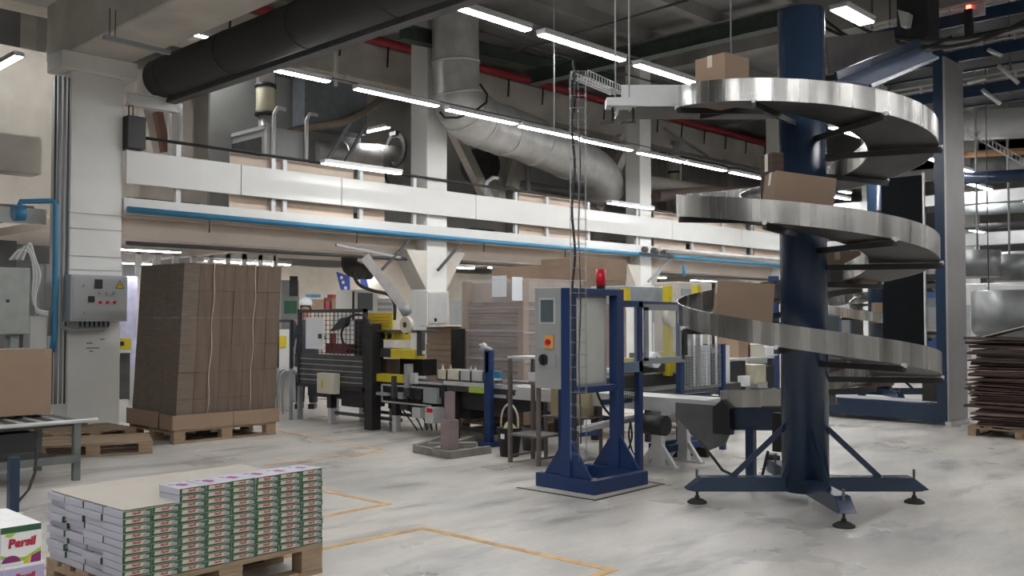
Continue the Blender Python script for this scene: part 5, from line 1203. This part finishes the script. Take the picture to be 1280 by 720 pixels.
# person
def person():
    y = 15.7; f = ray(384, 380); base = O + f*(y/(f.x*FW.x+f.y*FW.y)); bx_, by_ = base.x, base.y
    t = thing('person', 'person in white cap and dark work clothes behind the mesh guard', 'person', (bx_, by_, 0))
    def P(x, y_, z): return RT*x + FW*y_ + Vector((bx_, by_, z))
    V = [P(0, 0, .95), P(0, 0, 1.12), P(0, 0, 1.3), P(0, -.01, 1.44), P(0, -.03, 1.52), P(-.01, -.06, 1.62), P(-.01, -.06, 1.72),
         P(-.18, 0, 1.40), P(-.26, -.05, 1.15), P(-.2, -.28, 1.05), P(.18, 0, 1.40), P(.26, -.05, 1.15), P(.2, -.28, 1.05),
         P(-.09, 0, .88), P(-.1, -.01, .48), P(-.11, .02, .07), P(-.12, -.12, .04), P(.09, 0, .88), P(.1, -.01, .48), P(.11, .02, .07), P(.12, -.12, .04)]
    E_ = [(0, 1), (1, 2), (2, 3), (3, 4), (4, 5), (5, 6), (3, 7), (7, 8), (8, 9), (3, 10), (10, 11), (11, 12), (0, 13), (13, 14), (14, 15), (15, 16), (0, 17), (17, 18), (18, 19), (19, 20)]
    rad = [.15, .14, .16, .13, .055, .085, .09, .07, .05, .035, .07, .05, .035, .09, .065, .045, .035, .09, .065, .045, .035]
    me = bpy.data.meshes.new('body'); inv = WM[t.name].inverted(); me.from_pydata([inv @ v for v in V], E_, [])
    o = bpy.data.objects.new('body', me); COL.objects.link(o); o.parent = t
    me.materials.append(SKIN)
    s = o.modifiers.new('skin', 'SKIN'); 
    for i, r in enumerate(rad): me.skin_vertices[0].data[i].radius = (r, r)
    me.skin_vertices[0].data[0].use_root = True
    o.modifiers.new('sub', 'SUBSURF').levels = 2
    m = M().lathe(P(0, 0, .0), [(.17, .80), (.185, .95), (.165, 1.12), (.19, 1.30), (.16, 1.42), (.07, 1.50)], 20); m.build('jacket', CLOTH, t)
    for sx in (-1, 1):
        m = M().tube([P(sx*.15, 0, 1.42), P(sx*.25, -.04, 1.16), P(sx*.2, -.24, 1.05)], [.085, .07, .05], 12); m.build('sleeve', CLOTH, t)
        m = M().tube([P(sx*.09, 0, .9), P(sx*.1, -.01, .48), P(sx*.11, .01, .1)], [.11, .085, .07], 12); m.build('trouser_leg', CLOTH, t)
        m = M().box(-.05, -.16, 0, .05, .08, .08); m.v = [P(sx*.11+v.x, v.y, v.z) for v in m.v]; m.build('shoe', BLACK, t)
        M().cyl(P(sx*.03-.01, -.15, 1.69), P(sx*.03-.01, -.152, 1.69), .01, n=8).build('eye', BLACK, t)
        M().lathe(P(sx*.085-.01, -.06, 1.65), [(.012, 0), (.02, .03), (.012, .06)], 8).build('ear', SKIN, t)
        for k in range(5): M().tube([P(sx*.2+(k-2)*.016, -.27, 1.05), P(sx*.2+(k-2)*.018, -.33, 1.04), P(sx*.2+(k-2)*.017, -.36, 1.01)], .008, 6).build('finger', SKIN, t)
    M().cyl(P(-.01, -.14, 1.66), P(-.01, -.17, 1.64), .012, n=8).build('nose', SKIN, t)
    M().beam(P(-.035, -.148, 1.61), P(.015, -.148, 1.61), .004, .008).build('mouth', RED, t)
    M().lathe(P(-.01, -.05, 1.70), [(.10, 0), (.108, .03), (.095, .09), (.05, .13), (.0, .14)], 20).build('cap', PAPER, t)
    m = M().lathe(P(-.01, -.15, 1.71), [(.07, 0), (.07, .012), (.0, .014)], 16); m.build('cap_peak', PAPER, t)
    m = M().lathe(P(-.01, -.03, 1.62), [(.09, 0), (.1, .05), (.095, .09)], 16); m.build('hair', BLACK, t)
person()
# white booth wall and shelves behind the sealer
struct('wall_booth', M().box(9.0, 17.5, 0, 17.5, 17.6, 2.62), mat('cream_wall', (.66, .62, .54), .7, var=.05))
def vbox(m, x0_, y0_, x1_, y1_, v, d):
    a = PV(x0_, y0_, v); b = PV(x1_, y1_, v); return m.box(a.x, v, b.z, b.x, v+d, a.z)
t = thing('storage_shelf', 'white shelf with cartons against the cream wall', 'shelf', PV(420, 388, 16.6))
vbox(M(), 390, 386, 438, 389, 16.6, .6).build('shelf_board', PANEL, t)
for x in (391, 436): vbox(M(), x, 388, x+2, 470, 16.6, .6).build('side', PANEL, t)
for i, (x0_, y0_, x1_, y1_, mt, lab) in enumerate(((395, 374, 405, 387, CARDL, 'small brown carton on the wall shelf'), (415, 372, 435, 387, CARDL, 'wide brown carton with red band on the wall shelf'), (407, 376, 412, 387, PKR, 'narrow red carton between two brown ones'))):
    m = vbox(M(), x0_, y0_, x1_, y1_, 16.65, .3); tag(m.build('cardboard_box', mt, bevel=.004), lab, 'box', 'cartons on the wall shelf')
tag(vbox(M(), 416, 368, 428, 373, 16.65, .2).build('red_tray', PKR), 'red tray on the wide brown carton', 'tray')
tag(vbox(M(), 389, 368, 401, 372, 16.65, .2).build('blue_tray', BLUEP), 'blue tray above the small brown carton', 'tray')
BLB = mat('blue_banner', (.03, .07, .42), .6)
t = thing('hanging_banner', 'slanted blue plastic strip with white dots, nearer the shelf', 'banner', PV(430, 360, 15.6))
M().prism([PV(421, 340, 15.6), PV(437, 345, 15.6), PV(439, 388, 15.6), PV(433, 388, 15.6)], (0, .02, 0)).build('strip', BLB, t)
for (x, y) in ((427, 347), (429, 353), (432, 360), (434, 366)): c = PV(x, y, 15.59); M().cyl(c, c+Vector((0, .01, 0)), .035, n=12).build('dot', PAPER, t)
t = thing('hanging_banner', 'blue plastic strip under the black hood', 'banner', PV(454, 350, 15.6)); M().prism([PV(449, 338, 15.6), PV(456, 340, 15.6), PV(461, 360, 15.6), PV(452, 358, 15.6)], (0, .02, 0)).build('strip', BLB, t)
def cab(name, label, cat, x0_, y0_, x1_, v, d, mt, zb=0, parts=()):
    a = PV(x0_, y0_, v); b = PV(x1_, y0_, v); t = thing(name, label, cat, ((a.x+b.x)/2, v, zb))
    M().box(a.x, v, zb, b.x, v+d, a.z).build('body', mt, t, bevel=.006)
    for (pn, px0, py0, px1, py1, pm) in parts: vbox(M(), px0, py0, px1, py1, v-.02, .02).build(pn, pm, t)
    return t
cab('operator_cabinet', 'white cabinet with dark screen behind the sealer', 'cabinet', 443, 362, 472, 14.6, .6, PANEL, parts=(('screen', 448, 366, 466, 388, SCREEN), ('door_gap', 441, 364, 443, 400, BLACK)))
cab('drawer_unit', 'white drawer unit beside the cabinet with dark screen', 'cabinet', 472, 372, 492, 14.6, .6, LGREY, parts=(('drawer', 473, 378, 490, 382, MGREY), ('drawer', 473, 385, 490, 389, MGREY)))
cab('wall_enclosure', 'white electrical enclosure at the foot of the middle column', 'cabinet', 534, 363, 561, 12.0, .3, PANEL, parts=(('door', 536, 366, 559, 404, LGREY), ('handle', 543, 398, 546, 402, BLACK)))
cab('grey_machine', 'grey machine with green circuit panel left of the person', 'machine', 352, 350, 374, 14.4, .6, MGREY, parts=(('green_panel', 356, 376, 371, 392, mat('circuit_green', (.05, .16, .10), .5)), ('side_panel', 363, 345, 372, 370, DGREY)))
cab('yellow_bin', 'white container with yellow patch left of the guard gate', 'container', 347, 412, 362, 13.2, .4, PANEL, parts=(('yellow_patch', 349, 420, 358, 434, YEL),))
t = thing('round_tub', 'white tub with blue lid left of the guard gate', 'tub', PV(351, 448, 13.7)); c = PV(352, 446, 13.7); M().cyl(Vector((c.x, c.y, c.z-.1)), Vector((c.x, c.y, c.z+.1)), .1, n=20).build('body', PANEL, t); M().cyl(Vector((c.x, c.y, c.z+.1)), Vector((c.x, c.y, c.z+.17)), .105, n=20).build('lid', BLUEP, t)
t = thing('tub_stand', 'steel stand under the tub with blue lid', 'stand', (c.x, c.y, 0)); M().box(c.x-.2, c.y-.2, c.z-.13, c.x+.2, c.y+.2, c.z-.1).build('shelf', MGREY, t)
for dx in (-.18, .18):
    for dy in (-.18, .18): M().box(c.x+dx-.015, c.y+dy-.015, 0, c.x+dx+.015, c.y+dy+.015, c.z-.13).build('leg', MGREY, t)
# gap between column and bale
cab('wrapped_rolls', 'white and violet wrapped load seen between column and bale', 'load', 150, 345, 172, 14.5, .8, mat('violet_wrap', (.55, .55, .75), .4, var=.25, scale=6), .7)
t = thing('sign_stand', 'dark stand with yellow sign between column and bale', 'sign', PV(158, 470, 13.6))
vbox(M(), 149, 423, 164, 437, 13.6, .05).build('yellow_sign', YEL, t); vbox(M(), 151, 427, 155, 432, 13.58, .02).build('sign_mark', BLACK, t)
vbox(M(), 149, 437, 164, 441, 13.6, .3).build('shelf', PANEL, t); vbox(M(), 149, 441, 162, 500, 13.7, .3).build('dark_body', DGREY, t)
vbox(M(), 149, 500, 160, 540, 13.6, .3).build('base', PANEL, t)
# glazed booth frames behind the bale
t = thing('glazed_partition', 'white framed glazed partition behind the bale of brown board', 'partition', PV(240, 340, 16))
a = PV(150, 309, 16); b = PV(345, 316, 16)
M().box(a.x, 16, a.z-.1, b.x, 16.08, a.z).build('top_rail', PANEL, t)
M().box(a.x, 16, .9, b.x, 16.05, 1.0).build('middle_rail', PANEL, t)
M().box(a.x, 16.02, 0, b.x, 16.05, .9).build('lower_panel', LGREY, t)
n = 9
for i in range(n+1): x = a.x+(b.x-a.x)*i/n; M().box(x-.05, 16, 0, x+.05, 16.08, a.z).build('mullion', PANEL, t)
M().box(a.x, 16.03, 1, b.x, 16.035, a.z-.1).build('glass', PLEXI, t)
for k in range(9):
    u = 5.2+k*1.35; mt = [DGREY, LGREY, BLB, MGREY, PANEL, DGREY, CARDL, LGREY, MGREY][k]; h = [1.9, 1.5, 2.1, 1.7, 2.0, 1.4, 1.6, 2.2, 1.8][k]
    t = thing('machine_block', ['dark machine', 'light machine', 'blue tall machine', 'grey machine', 'white tall cabinet', 'low dark machine', 'brown load', 'tall light cabinet', 'grey press'][k]+' in the hall behind the glazed partition, %s from the column side' % nth[k], 'machine', (u+.5, 19.5, 0))
    M().box(u, 19.4, .1, u+1.0, 20.4, h).build('body', mt, t, bevel=.02); M().box(u+.1, 19.38, h*.45, u+.8, 19.4, h*.85).build('panel', [LGREY, SCREEN, PANEL, DGREY][k % 4], t)
    M().box(u+.05, 19.45, 0, u+.95, 20.35, .1).build('plinth', BLACK, t)
# machines deep under the mezzanine to the far side
lab2 = ['grey press with screen deep under the mezzanine', 'white tall cabinet deep under the mezzanine', 'steel hopper frame deep under the mezzanine', 'dark mixer frame deep under the mezzanine', 'light enclosure near the far columns', 'blue grey machine near the far columns', 'white far cabinet behind the second spiral', 'grey far cabinet behind the second spiral']
for k, (u, v, w, h, mt) in enumerate(((14.5, 15, 1.6, 1.9, MGREY), (17, 15.5, 1.2, 2.1, PANEL), (19.5, 14.8, 2, 1.7, TANK), (22, 15.2, 1.6, 2.0, DGREY), (25, 14.5, 2, 2.1, LGREY), (28, 13.5, 2, 1.8, BLUEL), (30, 9.5, 1.5, 2.2, PANEL), (26, 8.0, 1.5, 2.0, MGREY))):
    t = thing('machine_block', lab2[k], 'machine', (u+w/2, v, 0)); M().box(u, v, .1, u+w, v+1, h).build('body', mt, t, bevel=.02)
    M().box(u+.1, v-.02, h*.5, u+w*.5, v, h*.85).build('window', SCREEN, t); M().box(u+w*.6, v-.02, h*.3, u+w*.9, v, h*.8).build('door', LGREY if mt is not LGREY else MGREY, t)
    M().box(u+.05, v+.05, 0, u+w-.05, v+.95, .1).build('plinth', BLACK, t)
# black hall equipment above parapet openings: dark ducts seen through the gap
for k, (x0_, y0_, x1_, y1_, v) in enumerate(((160, 246, 250, 262, 14.5), (400, 262, 450, 285, 14), (590, 285, 618, 300, 13.6), (635, 290, 660, 304, 14), (770, 300, 800, 315, 14), (860, 305, 890, 316, 14.2))):
    tag(vbox(M(), x0_, y0_, x1_, y1_, v, .4).build('duct_box', BLACK if k != 4 else MGREY), ['black flat duct behind the first railing posts', 'black flat duct before the middle column', 'dark box just past the middle column', 'black round cornered duct before the beige board', 'grey duct piece at the third column', 'dark duct piece past the third column'][k], 'duct')
# left edge: wall cabinet etc.
t = thing('wall_cabinet', 'grey steel cabinet at the picture edge, above the big carton', 'cabinet', PV(15, 420, 12.2))
a = PV(38, 335, 12.2); b = PV(38, 418, 12.2); M().box(2.8, 12.2, b.z, a.x, 12.6, a.z).build('body', mat('greenish_enclosure', (.34, .365, .34), .4), t, bevel=.01)
M().cyl((a.x-.25, 12.19, 1.7), (a.x-.25, 12.2, 1.7), .02, n=10).build('lock', BLACK, t)
M().box(3.1, 12.3, 0, 3.2, 12.5, b.z).build('stand_leg', MGREY, t); M().box(4.0, 12.3, 0, 4.1, 12.5, b.z).build('stand_leg', MGREY, t)
m = M()
for i in range(5):
    m.m(i % 2).tube(smooth_path([PV(12+i*4, 325, 12.3), PV(25+i*3, 312-i*2, 12.3), PV(38+i, 318, 12.3), PV(42+i*2, 345, 12.3), PV(40+i, 370, 12.3), PV(46, 386+i, 12.3), PV(60, 390+i, 12.3)]), .014, 6)
tag(m.build('cable_bundle', [PANEL, MGREY]), 'white hoses curving from the grey wall cabinet to the column', 'cable')
tag(vbox(M(), 38, 395, 58, 435, 12.5, .2).build('white_board', PANEL), 'pale board behind the big carton by the hoses', 'board')
for k, (x, w) in enumerate(((48, 5), (58, 6))): tag(vbox(M(), x, 330, x+w, 420, 12.7, .1).build('vertical_duct', PANEL if k else LGREY), ['thin pale cable duct nearer the wall cabinet', 'thin pale cable duct nearer the white column'][k], 'duct')
struct('wall_beam', M().box(1, 13.5, 3.45, 4.75, 13.9, 3.95), CONC)
struct('mezzanine_parapet', M().box(-3, 13.3, 2.75, 4.75, 13.4, 2.95), LGREY)
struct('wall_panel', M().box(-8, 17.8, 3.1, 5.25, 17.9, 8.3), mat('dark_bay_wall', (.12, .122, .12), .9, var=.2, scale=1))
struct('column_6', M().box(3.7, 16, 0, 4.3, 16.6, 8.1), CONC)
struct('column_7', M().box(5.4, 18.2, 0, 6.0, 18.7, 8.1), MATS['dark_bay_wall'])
struct('wall_left', M().box(-4, 19, 0, 5.0, 19.2, 3), WALLG)
for k, (u, v, h, mt) in enumerate(((2.2, 17.0, 1.5, BLB), (3.4, 17.5, 1.9, LGREY), (0.6, 16.5, 2.0, DGREY))):
    t = thing('machine_block', ['blue machine beyond the grey wall cabinet', 'light machine beyond the hoses', 'dark machine at the far side of the first bay'][k], 'machine', (u+.5, v, 0)); M().box(u, v, 0, u+1, v+.9, h).build('body', mt, t, bevel=.02); M().box(u+.2, v-.02, h*.5, u+.7, v, h*.8).build('panel', SCREEN, t)

# ================================================================== WORLD, CAMERA, VIEW
w = bpy.data.worlds.new('World'); S.world = w; w.use_nodes = True
w.node_tree.nodes['Background'].inputs[0].default_value = (.9, .93, 1.0, 1); w.node_tree.nodes['Background'].inputs[1].default_value = .3
cd = bpy.data.cameras.new('Camera'); cam = bpy.data.objects.new('Camera', cd); COL.objects.link(cam); S.camera = cam
cd.sensor_width = 36; cd.lens = 36*FPX/1280; cd.clip_end = 200; cd.clip_start = .05
cam.location = O; cam.rotation_euler = (math.pi/2+PITCH, 0, YAW-math.pi/2)
vs_ = S.view_settings; vs_.view_transform = 'Standard'; vs_.look = 'None'; vs_.exposure = 1.5; vs_.gamma = 1; vs_.use_curve_mapping = False
S.cycles.use_denoising = True; S.cycles.max_bounces = 6; S.cycles.diffuse_bounces = 4; S.cycles.transparent_max_bounces = 8; S.cycles.sample_clamp_indirect = 6
